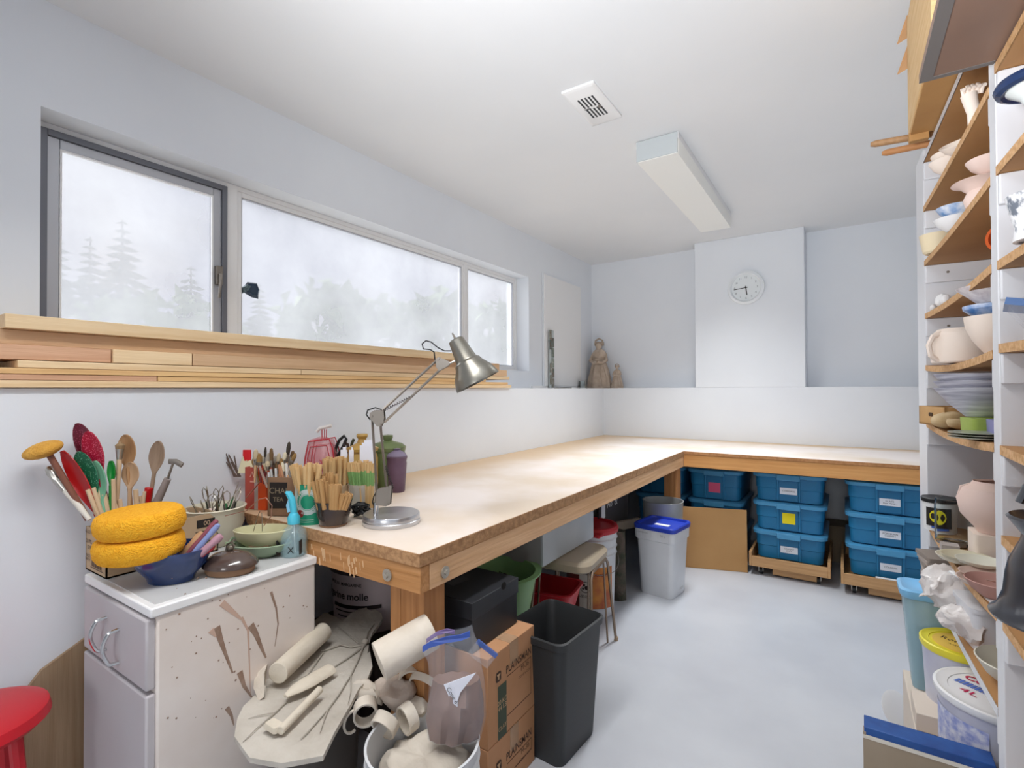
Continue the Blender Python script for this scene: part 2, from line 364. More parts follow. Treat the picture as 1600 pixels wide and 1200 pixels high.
# ------------------------------------------------------------------ clock
t = thing('wall_clock', 'round white wall clock on the chimney chase', 'clock', (-.674, YB, 2.073))
Q = M.Rotation(pi/2, 4, 'X')
G().lathe([(.0, 0), (.135, 0), (.142, .012), (.138, .032), (.12, .04), (.112, .03), (.108, .018)], 48, m=Q).obj('rim', mat('clock rim', 'E3E7EA', .22), t)
G().lathe([(.0, .0175), (.108, .0175), (.108, .019), (0, .019)], 40, m=Q).obj('dial', mat('clock dial', 'DDE2E4', .5), t)
for k in range(12):
    a = R(30*(k+1)); text(str(k+1), .024, mat('clock grey', '7D8589', .6), t, (.086*sin(a), -.0195, .086*cos(a)), FY, 'numeral')
def hand(L, wd, ang, z):
    g = G().box(-wd, -z-.0015, -.015, wd, -z, L); o = g.obj('hand', INK, t, smooth=0); o.rotation_euler = (0, R(ang), 0)
hand(.062, .0035, 173, .021); hand(.092, .0025, 264, .023)
G().cyl((0, -.019, 0), (0, -.027, 0), .006).obj('hub', INK, t)

# ------------------------------------------------------------------ ledge ornaments
t = thing('access_tile_strip', 'narrow stack of green and brown glass tiles leaning on the wall', 'tile strip', (XU+.035, 3.86, ZL+.004)); t.name = 'tile_strip'
cols = ['5E6E66', '8B8F82', '6A5A50', '7C6A5C', 'A5A79A', '556860']
k = 0
for c_, (x0, z0, nrow) in enumerate(((-.048, .33, 2), (-.012, .0, 5), (-.046, .03, 1), (-.046, .13, 1))):
    for r_ in range(nrow):
        hgt = .082; g = G().box(0, x0, z0+r_*.088, .008, x0+(.034 if c_ else .028), z0+r_*.088+hgt)
        g.obj('tile', mat('tile%d' % (k % 6), cols[k % 6], .2, var='%s' % cols[(k+2) % 6], vs=60), t, bevel=.001); k += 1
G().box(-.006, -.05, 0, -.001, .03, .5).obj('backing_strip', mat('clear strip', 'B9C0C0', .2), t, smooth=0)
tag(G().lathe([(0, 0), (.075, 0), (.08, .004), (.075, .006), (0, .005)], 24).obj('slate_disc', BLACK, loc=(XU+.10, 3.93, ZL+.001)), 'thin dark disc lying on the ledge below the tile strip', 'disc')
g = G().lathe([(0, 0), (.03, 0), (.034, .07), (.031, .07), (.028, .004), (0, .004)], 20)
tag(g.obj('glass_cup', GLASS, loc=(-2.10, 4.42, ZL+.001)), 'small clear glass on the corner ledge behind the clay figure', 'glass')
def figurine(loc, h, label, baby):
    t = thing('clay_figurine', label, 'figurine', loc, R(10))
    prof = [(.0, 0), (.235, .0), (.25, .02), (.235, .15), (.20, .32), (.16, .46), (.13, .55), (.14, .62), (.15, .68), (.12, .74), (.07, .78), (0, .79)]
    g = G(); nn = 40
    g.loft([[(h*r*(1+.05*sin(9*a)*(1-z))*cos(a), h*r*.62*(1+.05*sin(9*a))*sin(a), h*z) for a in [2*pi*k/nn for k in range(nn)]] for r, z in prof])
    g.jitter(h*.012, 14).obj('robe', BISQC, t)
    G().ball((0, -h*.02, h*.84), h*.072, 10, (.85, .9, 1.1)).obj('head', BISQC, t)
    g = G()
    for k in range(18):
        a = R(20*k); g.ball((h*.075*cos(a)*.95, h*.02+h*.05*sin(a), h*.88+h*.035*abs(sin(a*3))), h*.03, 5)
    g.tube([(-h*.08, 0, h*.9), (-h*.07, 0, h*.96), (0, 0, h*1.0), (h*.07, 0, h*.96), (h*.08, 0, h*.88)], h*.018, 6)
    g.obj('hair_wreath', BISQD, t)
    for s_ in (-1, 1):
        G().tube([(s_*h*.12, 0, h*.68), (s_*h*.16, -h*.05, h*.56), (s_*h*.08, -h*.13, h*.5), (0, -h*.15, h*.52)], h*.036, 8).obj('arm', BISQC, t)
    g = G().lathe([(.0, .71), (.11, .70), (.10, .73), (.06, .745), (0, .75)], 20, 1*h, .8*h, m=M.Diagonal((1, 1, h, 1))); g.obj('collar', BISQD, t)
    if baby: G().ball((0, -h*.14, h*.56), h*.05, 8, (1.3, .8, .8)).obj('bundle', BISQD, t)
    for k in range(3): G().tube([(h*(.05+.03*k)*(-1)**k, -h*.12, h*.45), (h*(.07+.05*k)*(-1)**k, -h*.15, h*.25), (h*(.1+.05*k)*(-1)**k, -h*.16, h*.05)], h*.008, 6).obj('robe_fold', BISQD, t)
    return t
BISQC = mat('fired clay', 'BFAF9F', .85, var='B09E8D', vs=20, bump=.3, bs=60); BISQD = mat('fired clay dark', '9C8B7B', .85, var='AE9D8C', vs=20)
figurine((-2.03, 4.655, ZL+.001), .49, 'tall clay angel figurine in a wide robe standing in the corner', True)
figurine((-1.845, 4.66, ZL+.001), .235, 'small clay figurine beside the tall angel on the ledge', False)

# ------------------------------------------------------------------ workbench
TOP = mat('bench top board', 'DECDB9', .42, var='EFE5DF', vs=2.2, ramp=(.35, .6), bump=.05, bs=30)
def glare_top():
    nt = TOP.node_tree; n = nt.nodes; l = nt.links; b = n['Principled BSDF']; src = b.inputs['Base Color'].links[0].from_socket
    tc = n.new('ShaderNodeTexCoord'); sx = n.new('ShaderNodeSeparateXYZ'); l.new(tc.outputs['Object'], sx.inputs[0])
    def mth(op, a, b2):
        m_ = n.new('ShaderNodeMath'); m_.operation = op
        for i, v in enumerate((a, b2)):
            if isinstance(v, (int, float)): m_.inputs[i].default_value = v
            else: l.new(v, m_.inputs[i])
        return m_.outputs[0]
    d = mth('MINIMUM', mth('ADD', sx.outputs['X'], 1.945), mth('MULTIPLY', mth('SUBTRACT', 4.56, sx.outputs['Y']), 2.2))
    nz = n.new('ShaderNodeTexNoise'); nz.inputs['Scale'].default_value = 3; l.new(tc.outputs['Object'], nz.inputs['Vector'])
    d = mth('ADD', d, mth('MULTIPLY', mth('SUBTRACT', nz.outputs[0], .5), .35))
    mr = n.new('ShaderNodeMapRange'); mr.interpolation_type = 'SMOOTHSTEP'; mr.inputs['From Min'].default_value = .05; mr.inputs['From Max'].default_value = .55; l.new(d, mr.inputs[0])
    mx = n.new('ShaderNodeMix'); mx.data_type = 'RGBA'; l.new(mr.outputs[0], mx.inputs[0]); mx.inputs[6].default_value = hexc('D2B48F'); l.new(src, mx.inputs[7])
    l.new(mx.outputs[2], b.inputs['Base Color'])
glare_top()   # window glare and wall shade painted in: tan by the walls, whiter outward
EDGE = mat('board edge', 'BC9268', .8, var='9C7450', vs=60, bump=.3, bs=90)
SPL = wood('fir splashed', 'C9935F', 'A9743F', 'x')
BT = .80
t = thing('workbench', 'L-shaped plywood workbench along the window and back wall', 'workbench')
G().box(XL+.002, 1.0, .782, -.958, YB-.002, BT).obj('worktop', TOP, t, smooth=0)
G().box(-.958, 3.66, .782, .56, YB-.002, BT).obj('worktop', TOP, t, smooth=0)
G().box(XL+.004, .997, .764, -.955, 1.015, .799).obj('board_edge', EDGE, t, smooth=0)
G().box(-.972, 1.0155, .764, -.955, 3.656, .799).obj('board_edge', EDGE, t, smooth=0)
G().box(-.958, 3.657, .779, .56, 3.67, .799).obj('board_edge', mat('board edge light', 'BE8A5C', .8, var='A87548', vs=50), t, smooth=0)
G().box(XL+.01, 1.002, .69, -.957, 1.038, .762).obj('apron', SPL, t, bevel=.002)
G().box(-.995, 1.04, .69, -.957, 3.66, .762).obj('apron', FIRY, t, bevel=.002)
G().box(-.957, 3.662, .69, .56, 3.70, .778).obj('apron', FIRX, t, bevel=.002)
for x, y in ((-1.07, 1.04), (-1.05, 3.50), (-1.9, 4.4), (-1.9, 1.6), (.5, 4.45)):
    G().box(x, y, 0, x+.089, y+.089, .764).obj('leg', FIRZ, t, bevel=.002)
G().box(-1.112, 1.04, 0, -1.072, 1.129, .764).obj('leg', FIRZ, t, bevel=.002)
BOLT = mat('washer', 'BDB8AE', .4, metal=.8)
for a, b in (((-1.08, 1.0, .72), (0, -1, 0)), ((-.956, 1.10, .722), (1, 0, 0))):
    a = V(a); b = V(b)
    wa = G().cyl(a, a+b*.004, .017, n=20).obj('washer', BOLT, t); G().cyl(a+b*.004, a+b*.011, .008, n=6).obj('bolt_head', BOLT, wa, smooth=0)
# clay smears on the apron end
g = G(); r0 = random.Random(3)
for i in range(26):
    x = -1.36+r0.gauss(0, .07)+.12*(i % 3 == 0); z = .75-abs(r0.gauss(0, .018)); g.tube([(x, 1.0015, z), (x+.003, 1.0012, z-r0.uniform(.008, .03))], r0.uniform(.0012, .003), 5)
g.obj('clay_splashes', mat('splash', 'D2AE86', .9), t)['kind'] = 'stuff'

# ------------------------------------------------------------------ white cabinet
CABM = mat('cabinet enamel', 'E2DAD4', .45, var='D6C9BF', vs=3)
CABF = mat('cabinet front', 'B9B4B7', .5)
t = thing('metal_cabinet', 'low white metal two-drawer cabinet with clay stains', 'cabinet', (-1.61, .77, 0))
G().box(-.21, -.215, .0, .21, .225, .715).obj('body', CABM, t, bevel=.006)
G().box(-.215, -.23, .693, .215, .228, .717).obj('top_rim', WHITE, t, bevel=.004)
G().box(-.195, -.213, .716, .195, .21, .7185).obj('top_panel', mat('cabinet top', 'C9CBCC', .4, var='BDBDBD', vs=4), t, smooth=0)
for z0, z1 in ((.517, .688), (.03, .506)):
    d = G().box(-.198, -.236, z0, .205, -.214, z1).obj('drawer', CABF, t, bevel=.005)
    if z0 > .5:
        for hx, hz in ((-.035, .597), (.045, .585)):
            pts = [(hx, -.234, hz+.042), (hx-.003, -.252, hz+.041)] + [(hx-.006-.008*sin(pi*k/8), -.256-.010*sin(pi*k/8), hz+.038-.076*k/8) for k in range(9)] + [(hx-.003, -.252, hz-.041), (hx, -.234, hz-.042)]
            lab(G().tube(pts, .0048, 8).obj('handle', CHROME, d), 'bowed chrome handle')
# stains
ST = mat('clay stain', 'A08878', .9, var='8E7463', vs=40); ST2 = mat('faint stain', 'C3A695', .9)
def stain(pts, r, m=ST, name='clay_stain'):
    q = [at(a, b, 'x', -1.398) - t.location for a, b in pts]
    g = G(); g.tube([V((p.x, p.y, p.z)) for p in q], r, 6, flat=1, taper=lambda u: 1.0-.75*u)
    for v in g.v: v.x = .2105+(v.x-.212)*.06
    g.obj(name, m, t)
stain([(392, 977), (400, 990), (408, 1010), (416, 1028)], .011); stain([(339, 980), (345, 1000), (352, 1020), (364, 1052)], .009)
stain([(347, 942), (366, 958), (378, 968)], .010, ST2); stain([(378, 965), (388, 985), (390, 1030), (392, 1090)], .004, ST2)
stain([(424, 925), (432, 950), (435, 975), (430, 1010)], .004); stain([(375, 1050), (382, 1072), (394, 1090)], .008)
stain([(330, 985), (338, 995)], .009, ST2); stain([(355, 1106), (362, 1118), (366, 1134)], .006)
r0 = random.Random(8); g = G()
for i in range(60):
    p = at(r0.uniform(255, 480), r0.uniform(900, 1130), 'x', -1.3985) - t.location; g.ball((.2105, p.y, p.z), r0.uniform(.001, .003), 4, (.3, 1, 1))
g.obj('clay_specks', ST, t)['kind'] = 'stuff'
# wood panel behind, red stool
g = G().box(-.012, -.2, 0, .0, .17, .47)
o = G().loft([[(x, y, z) for y, z in ((-.16, 0), (.20, 0), (.20, .50), (.10, .49), (.0, .44), (-.08, .34), (-.16, .2))] for x in (-.012, 0)]).obj('plywood_offcut', wood('offcut', 'A58C70', '94795C', 'z'), loc=(-1.925, .475, 0), smooth=0)
o.rotation_euler = (0, R(-1), 0); tag(o, 'curved-edged plywood offcut leaning on the wall left of the cabinet', 'board')
t = thing('red_stool', 'round bright red stool at the lower left corner', 'stool', (-1.74, .30, 0))
RED = mat('red plastic', 'C11E2A', .35)
G().lathe([(0, .43), (.13, .425), (.145, .44), (.14, .462), (.11, .472), (0, .475)], 36).obj('seat', RED, t)
for k in range(4):
    a = R(45+90*k); G().tube([(.09*cos(a), .09*sin(a), .43), (.13*cos(a), .13*sin(a), 0)], .014).obj('leg', RED, t)

# ================================================================== things on the cabinet
ZC = .7195
# open carton with tools
t = thing('carton', 'open printed cardboard carton full of spoons and tools on the cabinet', 'box', (-1.775, .70, ZC))
bw, bd, bh = .15, .30, .125
t.location = (-1.79, .705, ZC)
g = G()
for a in ((-bw/2, -bd/2, 0, bw/2, bd/2, .004), (-bw/2, -bd/2, 0, bw/2, -bd/2+.004, bh), (-bw/2, bd/2-.004, 0, bw/2, bd/2, bh), (-bw/2, -bd/2, 0, -bw/2+.004, bd/2, bh), (bw/2-.004, -bd/2, 0, bw/2, bd/2, bh)): g.box(*a)
g.obj('walls', CARDL, t, smooth=0)
y = -bd/2-.0008
text('GLAZE MIX', .012, INK, t, (-.045, y, .112), FY); text('25 PC  12', .016, INK, t, (-.035, y, .085), FY); text('52 00 17', .014, INK, t, (-.035, y, .068), FY)
g = G()
for k in range(12): g.box(-.03+k*.0065, y-.0003, .018, -.03+k*.0065+(.0035 if k % 3 else .002), y, .055)
g.box(-.034, y-.0003, .056, .06, y, .059).box(-.034, y-.0003, .013, .06, y, .0155).obj('printed_barcode', mat('faded ink', '6B5546', .8), t, smooth=0)
text('MADE\nEARTH', .012, INK, t, (-.056, y, .038), FY)
G().box(bw/2, .085, .085, bw/2+.0008, .14, .11).obj('printed_band', INK, t, smooth=0)
text('00', .02, mat('card text', 'C9AE90', .8), t, (bw/2+.0012, .115, .097), FX); text('7-000', .022, INK, t, (bw/2+.001, .105, .066), FX)

def spoon(name, label, cat, px0, py0, px1, py1, D, bl, bwid, m, mh=None, twist=0, D1=None, hr=.0055):
    """wooden spoon: handle foot at (px0,py0), head tip at (px1,py1) at depth D; bl/bwid bowl size in photo px"""
    D = 1.45+(px0-151)/93*.125; a = atd(px0, py0, D); b = atd(px1, py1, min(D, 1.93/(.55+.835*(800-px1)/790)-.02)); ax = (b-a); L = ax.length; s_ = D/F
    q = ax.to_track_quat('Z', 'Y').to_matrix().to_4x4(); cr = M.Rotation(0, 4, 'Z')
    t = thing(name, label, cat, a); t.rotation_euler = q.to_euler()
    # head lies in the plane facing the camera
    loc_cam = (q.inverted() @ (ROT.to_4x4() @ V((0, 0, 1))).to_4d()).to_3d(); ang = math.atan2(loc_cam.y, loc_cam.x)-pi/2+R(twist)
    rz = M.Rotation(ang, 4, 'Z'); bl *= s_; bwid *= s_
    g = G().tube([(0, 0, 0), (0, 0, (L-bl)*.5), (0, 0, L-bl*.85)], hr, 8); g.obj('handle', mh or m, t)
    tear = lambda v: (max(0, 1-(1-v/.42)**2))**.5 if v < .42 else (.5+.5*cos(pi*(v-.42)/.58))**.8
    prof = [(max(.03, tear(v)), L-bl*v) for v in (1, .92, .84, .76, .68, .6, .5, .42, .32, .22, .14, .08, .035, .01, 0)]
    rings = []
    for r, z in prof:
        w_ = max(r*bwid/2, hr*.8); th = .006
        rings.append([(w_*cos(2*pi*k/16), th*(1 if sin(2*pi*k/16) > 0 else .8)*sin(2*pi*k/16) + .010*r*(1-cos(2*pi*k/16)**2)*-1, z) for k in range(16)])
    G().loft(rings, m=rz).obj('head', m, t)
    return t
GLR = mat('red glitter', '9E1030', .3, var='E46A85', vs=260, ramp=(.55, .72), det=1); GLP = mat('purple red glitter', '5E0A26', .3, var='C05575', vs=260, ramp=(.6, .75), det=1)
GLG = mat('green glitter', '0B5A3C', .3, var='7CC0A0', vs=260, ramp=(.6, .75), det=1); MINT = mat('mint', '6FA98A', .4); GRN = mat('green gloss', '14802F', .3); RDG = mat('red gloss', 'B01012', .25)
D0 = 1.60
spoon('spoon', 'dark purple-red glitter spoon rising highest from the carton', 'spoon', 180, 810, 120, 662, 1.72, 95, 34, GLP)
spoon('spoon', 'bright red glitter spoon overlapping the purple one', 'spoon', 172, 810, 136, 674, 1.68, 90, 34, GLR)
spoon('spatula', 'solid glossy red spatula leaning left in the carton', 'spatula', 158, 815, 97, 705, 1.55, 130, 26, RDG, hr=.008)
spoon('spoon', 'dark green glitter spoon leaning left in the carton', 'spoon', 163, 815, 122, 706, 1.60, 90, 34, GLG, hr=.007)
spoon('spoon', 'plain mint green spoon in the carton', 'spoon', 166, 812, 148, 720, 1.62, 75, 24, MINT)
spoon('spatula', 'small bright green rounded spatula in the carton', 'spatula', 174, 800, 173, 720, 1.68, 45, 13, GRN)
spoon('wooden_spoon', 'tan wooden spoon, largest head, standing in the carton', 'spoon', 205, 800, 196, 679, 1.66, 62, 30, OAKZ)
spoon('wooden_spoon', 'pale round wooden spoon behind the tall tan one', 'spoon', 202, 800, 204, 722, 1.72, 48, 28, wood('pale spoon', 'C0A182', 'AE8D6B', 'z'))
spoon('wooden_spoon', 'grey-brown wooden spoon at the right end of the carton', 'spoon', 232, 800, 248, 689, 1.76, 60, 25, wood('grey spoon', '9A8470', '826C58', 'z'))
# scraper with T head
a = atd(238, 800, 1.57); b = atd(262, 748, 1.57); c = atd(271, 722, 1.57)
t = thing('trimming_hook', 'T-headed steel tool with grey handle in the carton', 'tool', a)
G().cyl((0, 0, 0), b-a, .013, .010).obj('handle', mat('grey handle', '8F8480', .5), t)
G().cyl(b-a, c-a, .0035).obj('shaft', STEELD, t)
e1 = atd(264, 721, 1.57)-a; e2 = atd(285, 727, 1.57)-a; G().tube([e1, (e1+e2)/2+V((0, 0, .006)), e2], .0045, 6, flat=2).obj('blade', STEELD, t)
def stick(name, label, cat, px0, py0, px1, py1, D, r, m, group=None, extra=None, D1=None):
    a = atd(px0, py0, D); b = atd(px1, py1, D1 or D)
    o = G().cyl((0, 0, 0), b-a, r, r*.95, 10).obj(name, m, loc=a, bevel=.001)
    return tag(o, label, cat, group)
WDP = wood('dowel', 'D2B899', 'BEA07D', 'z')
for i, (x0, y0, x1, y1, r) in enumerate(((155, 812, 137, 765, .006), (162, 812, 146, 762, .006), (170, 812, 150, 760, .006), (172, 815, 163, 772, .007), (178, 800, 177, 748, .006), (184, 800, 172, 770, .006), (214, 800, 212, 765, .007), (226, 800, 219, 775, .006), (222, 800, 226, 768, .005), (190, 800, 187, 780, .006))):
    stick('clay_tool', 'short pale wooden tool handle among the spoons in the carton', 'tool', x0, y0, x1, y1, 1.45+(x0-151)/93*.11, r, WDP, 'pale tool handles in the carton')
stick('clay_tool', 'dark red handled tool in the carton beside the grey-brown spoon', 'tool', 226, 800, 233, 762, 1.55, .012, RDG)
def brush(label, px0, py0, px1, py1, D, r, mh, mb, group=None, wf=1.6, fl=.2, bl=.25, cat='brush'):
    a = atd(px0, py0, D); b = atd(px1, py1, D); t = thing('paint_brush', label, cat, a, 0, group); q = b-a; L = q.length
    t.rotation_euler = q.to_track_quat('Z', 'Y').to_euler()
    G().cyl((0, 0, 0), (0, 0, L*(1-fl-bl)), r*.6, r).obj('handle', mh, t)
    G().cyl((0, 0, L*(1-fl-bl)), (0, 0, L*(1-bl)), r*1.05, r*wf).obj('ferrule', STEEL, t)
    G().lathe([(r*wf*.95, L*(1-bl)), (r*wf*1.1, L*(1-bl*.5)), (r*wf*.7, L*.97), (.0004, L)], 10).obj('bristles', mb, t)
    return t
BW = mat('white handle', 'D5CFC4', .5); BRI = mat('bristle', '8B7355', .9); BRK = mat('dark bristle', '45362C', .9)
brush('wide brush with white handle leaning far left under the sponge tool', 140, 812, 74, 728, 1.42, .010, BW, STEEL, wf=1.3)
brush('pale brush with steel ferrule standing behind the wooden spoon', 182, 800, 188, 690, 1.50, .007, WDP, BRI, fl=.15, bl=.1)
SPO = mat('yellow sponge', 'FBB92C', .95, var='F3A81A', vs=120, bump=.8, bs=260)
SPO2 = mat('ochre sponge', 'D5A24A', .95, var='C9923A', vs=60, bump=.5, bs=180)
a = atd(138, 812, 1.43); b = atd(72, 702, 1.40)
t = thing('sponge_stick', 'round ochre sponge on a brown stick leaning left from the carton', 'tool', a)
G().cyl((0, 0, 0), b-a, .008).obj('stick', mat('brown stick', '7A4A38', .5), t)
c = atd(67, 703, 1.40)-a; g = G().ball((0, 0, 0), .050, 12, (1, .8, .42)); o = g.obj('sponge_head', SPO2, t, loc=c); o.rotation_euler = (R(20), R(-14), CR)

# yellow sponges
pc = at(218, 905, 'z', ZC)
sd = 1.355
for k, (cx_, cy_, tilt, lb) in enumerate(((218, 852, -4, 'lower of two big yellow oval sponges'), (219, 815, -4, 'upper of two big yellow oval sponges'))):
    p = atd(cx_, cy_, sd); g = G(); rx = 66*sd/F; hh = 18.4*sd/F
    pr = [(.80, -1.0), (.93, -.8), (1, -.35), (1, .35), (.94, .8), (.86, .96), (.8, 1.0)]
    g.loft([[(rx*r*(1-.0*z)*cos(a_), rx*.72*r*sin(a_), hh*z) for a_ in [2*pi*j/48 for j in range(48)]] for r, z in pr])
    o = g.obj('sponge', SPO, loc=p); o.rotation_euler = (R(7), R(tilt), CR)
    tag(o, lb + ' resting on the blue bowl', 'sponge')
# blue bowl + handles
BL = mat('blue glaze', '1F3F78', .18, var='16305F', vs=8, coat=.5)
p = at(268, 905, 'z', ZC); s_ = sp(p); bowl_p = p
g = G().lathe([(0, .004), (.030*0+33*s_, .0), (36*s_, 8*s_), (50*s_, 24*s_), (56*s_, 40*s_), (59*s_, 50*s_), (56*s_, 50*s_), (53*s_, 39*s_), (44*s_, 24*s_), (30*s_, 12*s_), (0, 9*s_)], 40, 1, .8)
o = g.obj('blue_bowl', BL, loc=p, rot=(0, 0, CR)); tag(o, 'dark blue glazed bowl of tool handles on the cabinet', 'bowl')
for i, (x0, y0, x1, y1, r, c, lb) in enumerate(((275, 878, 318, 832, .012, 'B8916C', 'tan wooden handled tool sticking out of the blue bowl, uppermost'), (292, 872, 332, 846, .010, '8B8A55', 'olive-green handled tool in the blue bowl'), (300, 868, 342, 818, .009, '8695C5', 'lilac-blue handled tool in the blue bowl'), (290, 870, 340, 812, .008, '8A4A58', 'maroon handled tool behind the lilac one'), (296, 880, 334, 850, .012, 'B02A35', 'red handled tool low in the blue bowl'), (305, 872, 347, 836, .011, 'B58A98', 'pink handled tool tipped with white in the blue bowl'), (272, 888, 308, 862, .013, 'C9A582', 'light wooden handled tool in front in the blue bowl'))):
    a = atd(x0, y0, 1.38); b = atd(x1, y1, 1.40); q = b-a
    t = thing('handled_tool', lb, 'tool', a); t.rotation_euler = q.to_track_quat('Z', 'Y').to_euler(); L = q.length
    G().lathe([(0, -.03), (r*.5, -.028), (r*.8, 0), (r, L*.3), (r*.85, L*.6), (r*1.05, L*.85), (r*.8, L*.97), (0, L)], 14).obj('grip', mat('grip'+c, c, .4), t)
    G().cyl((0, 0, -.05), (0, 0, -.02), r*.35).obj('tang', STEEL, t)
# brown lidded dish
p = at(360, 893, 'z', ZC); s_ = sp(p)
t = thing('butter_dish', 'oval brown glazed lidded dish with knob on the cabinet edge', 'dish', p, CR)
UNG = mat('unglazed brown', '8A6A50', .8); BRG = mat('brown glaze', '5E4E47', .15, var='4A3B35', vs=10, coat=.6)
G().lathe([(0, 0), (34*s_, 0), (36*s_, 3*s_), (37*s_, 12*s_), (0, 13*s_)], 40, 1, .8).obj('base', UNG, t)
ld = G().lathe([(41*s_, 11*s_), (41*s_, 14*s_), (37*s_, 20*s_), (26*s_, 28*s_), (12*s_, 32*s_), (0, 33*s_)], 40, 1, .8).obj('lid', BRG, t)
g = G().ball((0, 0, 37*s_), 5*s_, 8, (1.2, 1, 1)).tube([(-6*s_, 0, 33*s_), (-5*s_, 0, 42*s_), (2*s_, 0, 46*s_), (6*s_, 0, 40*s_), (2*s_, 0, 36*s_)], 2*s_, 6)
for k in range(6):
    a = R(60*k); g.ball((11*s_*cos(a), 8*s_*sin(a), 32*s_-1*s_), 3*s_, 6, (1.3, 1, .4))
g.obj('knob', mat('knob brown', '6E6558', .3, metal=.3), ld)
# cream bowl with wire tools
p = at(335, 850, 'z', ZC); s_ = sp(p)
cb = V(p)
g = G().lathe([(0, 0), (26*s_, 0), (34*s_, 12*s_), (42*s_, 34*s_), (41*s_, 50*s_), (45*s_, 58*s_), (42*s_, 59*s_), (38*s_, 50*s_), (37*s_, 34*s_), (28*s_, 12*s_), (0, 5*s_)], 40)
tag(g.obj('cream_bowl', CREAM, loc=p), 'large cream bowl holding wire loop tools behind the brown lidded dish', 'bowl')
WIRE = mat('wire', 'B9B2A4', .3, metal=1)
r0 = random.Random(5)
for i in range(16):
    a = cb+V((r0.uniform(-.03, .04), r0.uniform(-.03, .03), .03)); dd = V((r0.uniform(-.04, .06), r0.uniform(-.05, .05), r0.uniform(.12, .17)))
    t = thing('loop_tool', 'steel wire loop tool bunched in the cream bowl', 'tool', a, 0, 'wire loop tools in the cream bowl'); t.rotation_euler = dd.to_track_quat('Z', 'Y').to_euler(); L = dd.length
    G().cyl((0, 0, 0), (0, 0, L*.72), .004, .003, 8).obj('handle', (STEELD, mat('dark handle', '3B3F38', .5), mat('green handle', '3E7A4A', .5), WIRE)[i % 4], t)
    w_ = r0.uniform(.007, .014); G().tube([(0, 0, L*.7), (-w_, 0, L*.8), (-w_*.9, 0, L*.95), (0, 0, L*1.02), (w_*.9, 0, L*.95), (w_, 0, L*.8), (0, 0, L*.7)], .0014, 5).obj('loop', WIRE, t)
for k, (x, y) in enumerate(((318, 803), (328, 800))): tag(G().ball((0, 0, 0), .019, 8, (1, 1, .8)).jitter(.004, 30, k).obj('sponge_scrap', BISQP, loc=atd(x, y, dep(cb))), 'small pinkish sponge scrap in the cream bowl', 'sponge', 'sponge scraps in the cream bowl')
# square planter with natural sponges
p = V((-1.80, .955, ZC)); p = at(322, 822, 'z', ZC); s_ = sp(p)
t = thing('square_planter', 'square cream ceramic tray holding natural sponges by the wall', 'planter', (p.x-.01, p.y+.03, ZC), R(12))
S_ = s_
G().rl([(60*S_, 44*S_, 0, .01), (74*S_, 56*S_, 60*S_, .01), (80*S_, 62*S_, 62*S_, .01), (80*S_, 62*S_, 66*S_, .01), (70*S_, 52*S_, 66*S_, .01), (66*S_, 48*S_, 40*S_, .01)]).obj('tray', mat('grey cream', 'CFC8B6', .4), t)
G().box(-12*S_, -29.6*S_, 20*S_, 2*S_, -28*S_, 50*S_).obj('painted_motif', mat('motif', '5C5E50', .5, var='CFC8B6', vs=70), t, smooth=0)
NS = mat('natural sponge', 'A87A4C', .95, var='8A5E36', vs=70, bump=1, bs=120)
for k, (dx, dy, dz, r, sc3) in enumerate(((-.01, .015, .148, .05, (1.2, .8, .7)), (.012, -.02, .145, .04, (1.3, .6, .85)), (.05, .0, .16, .03, (1.6, .7, .5)))):
    g = G().ball((0, 0, 0), r, 14, sc3).jitter(.012, 25, k).jitter(.004, 90, k)
    o = g.obj('natural_sponge', NS, loc=(t.location.x+dx, t.location.y+dy, ZC+dz), smooth=60); tag(o, ('brown natural sponge at the back of the square tray', 'golden natural sponge in front in the square tray', 'flat pinkish natural sponge at the right of the square tray')[k], 'sponge')
# green dishes
GD = mat('pale green glaze', 'C8C49E', .25); GD2 = mat('celadon', '93A68A', .25)
p = at(408, 868, 'z', ZC); s_ = sp(p)
t = thing('green_dish', 'lower celadon oval dish with lug handle', 'dish', p, CR)
G().lathe([(0, 0), (22*s_, 0), (40*s_, 10*s_), (47*s_, 20*s_), (45*s_, 21*s_), (36*s_, 12*s_), (0, 4*s_)], 40, 1, .62).obj('dish_body', GD2, t)
G().tube([(-38*s_, -8*s_, 14*s_), (-46*s_, -10*s_, 18*s_), (-52*s_, -4*s_, 20*s_), (-45*s_, 2*s_, 18*s_)], 3*s_, 8).obj('lug', GD2, t)
t = thing('green_dish', 'upper yellow-green oval dish with clay pieces in it', 'dish', p+V((-.005, .01, 13*s_)), CR)
G().lathe([(0, 0), (24*s_, 0), (40*s_, 12*s_), (45*s_, 27*s_), (43*s_, 28*s_), (36*s_, 13*s_), (0, 4*s_)], 40, 1, .66).obj('dish_body', GD, t)
G().tube([(-38*s_, 0, 14*s_), (-50*s_, 2*s_, 12*s_), (-50*s_, -8*s_, 6*s_), (-40*s_, -8*s_, 6*s_)], 2.4*s_, 8).obj('lug', GD2, t)
for k, (dx, dy, L, an, lb) in enumerate(((.012, .0, .07, -20, 'rounded clay stub'), (-.03, -.01, .03, 40, 'short clay piece'), (.02, -.018, .06, 5, 'flat clay stick'), (-.005, .02, .03, 80, 'small clay crumb'))):
    q = p+V((dx, dy, 13*s_+.012+.006*(k == 0))); v = V((cos(CR+R(an)), sin(CR+R(an)), 0))*L/2
    tag(G().cyl(-v, v, .009 if k == 0 else .006, n=10).jitter(.001, 60).obj('clay_piece', mat('fleshy clay', 'B79A7E', .8), loc=q, bevel=.002), lb+' in the upper green dish', 'clay piece')
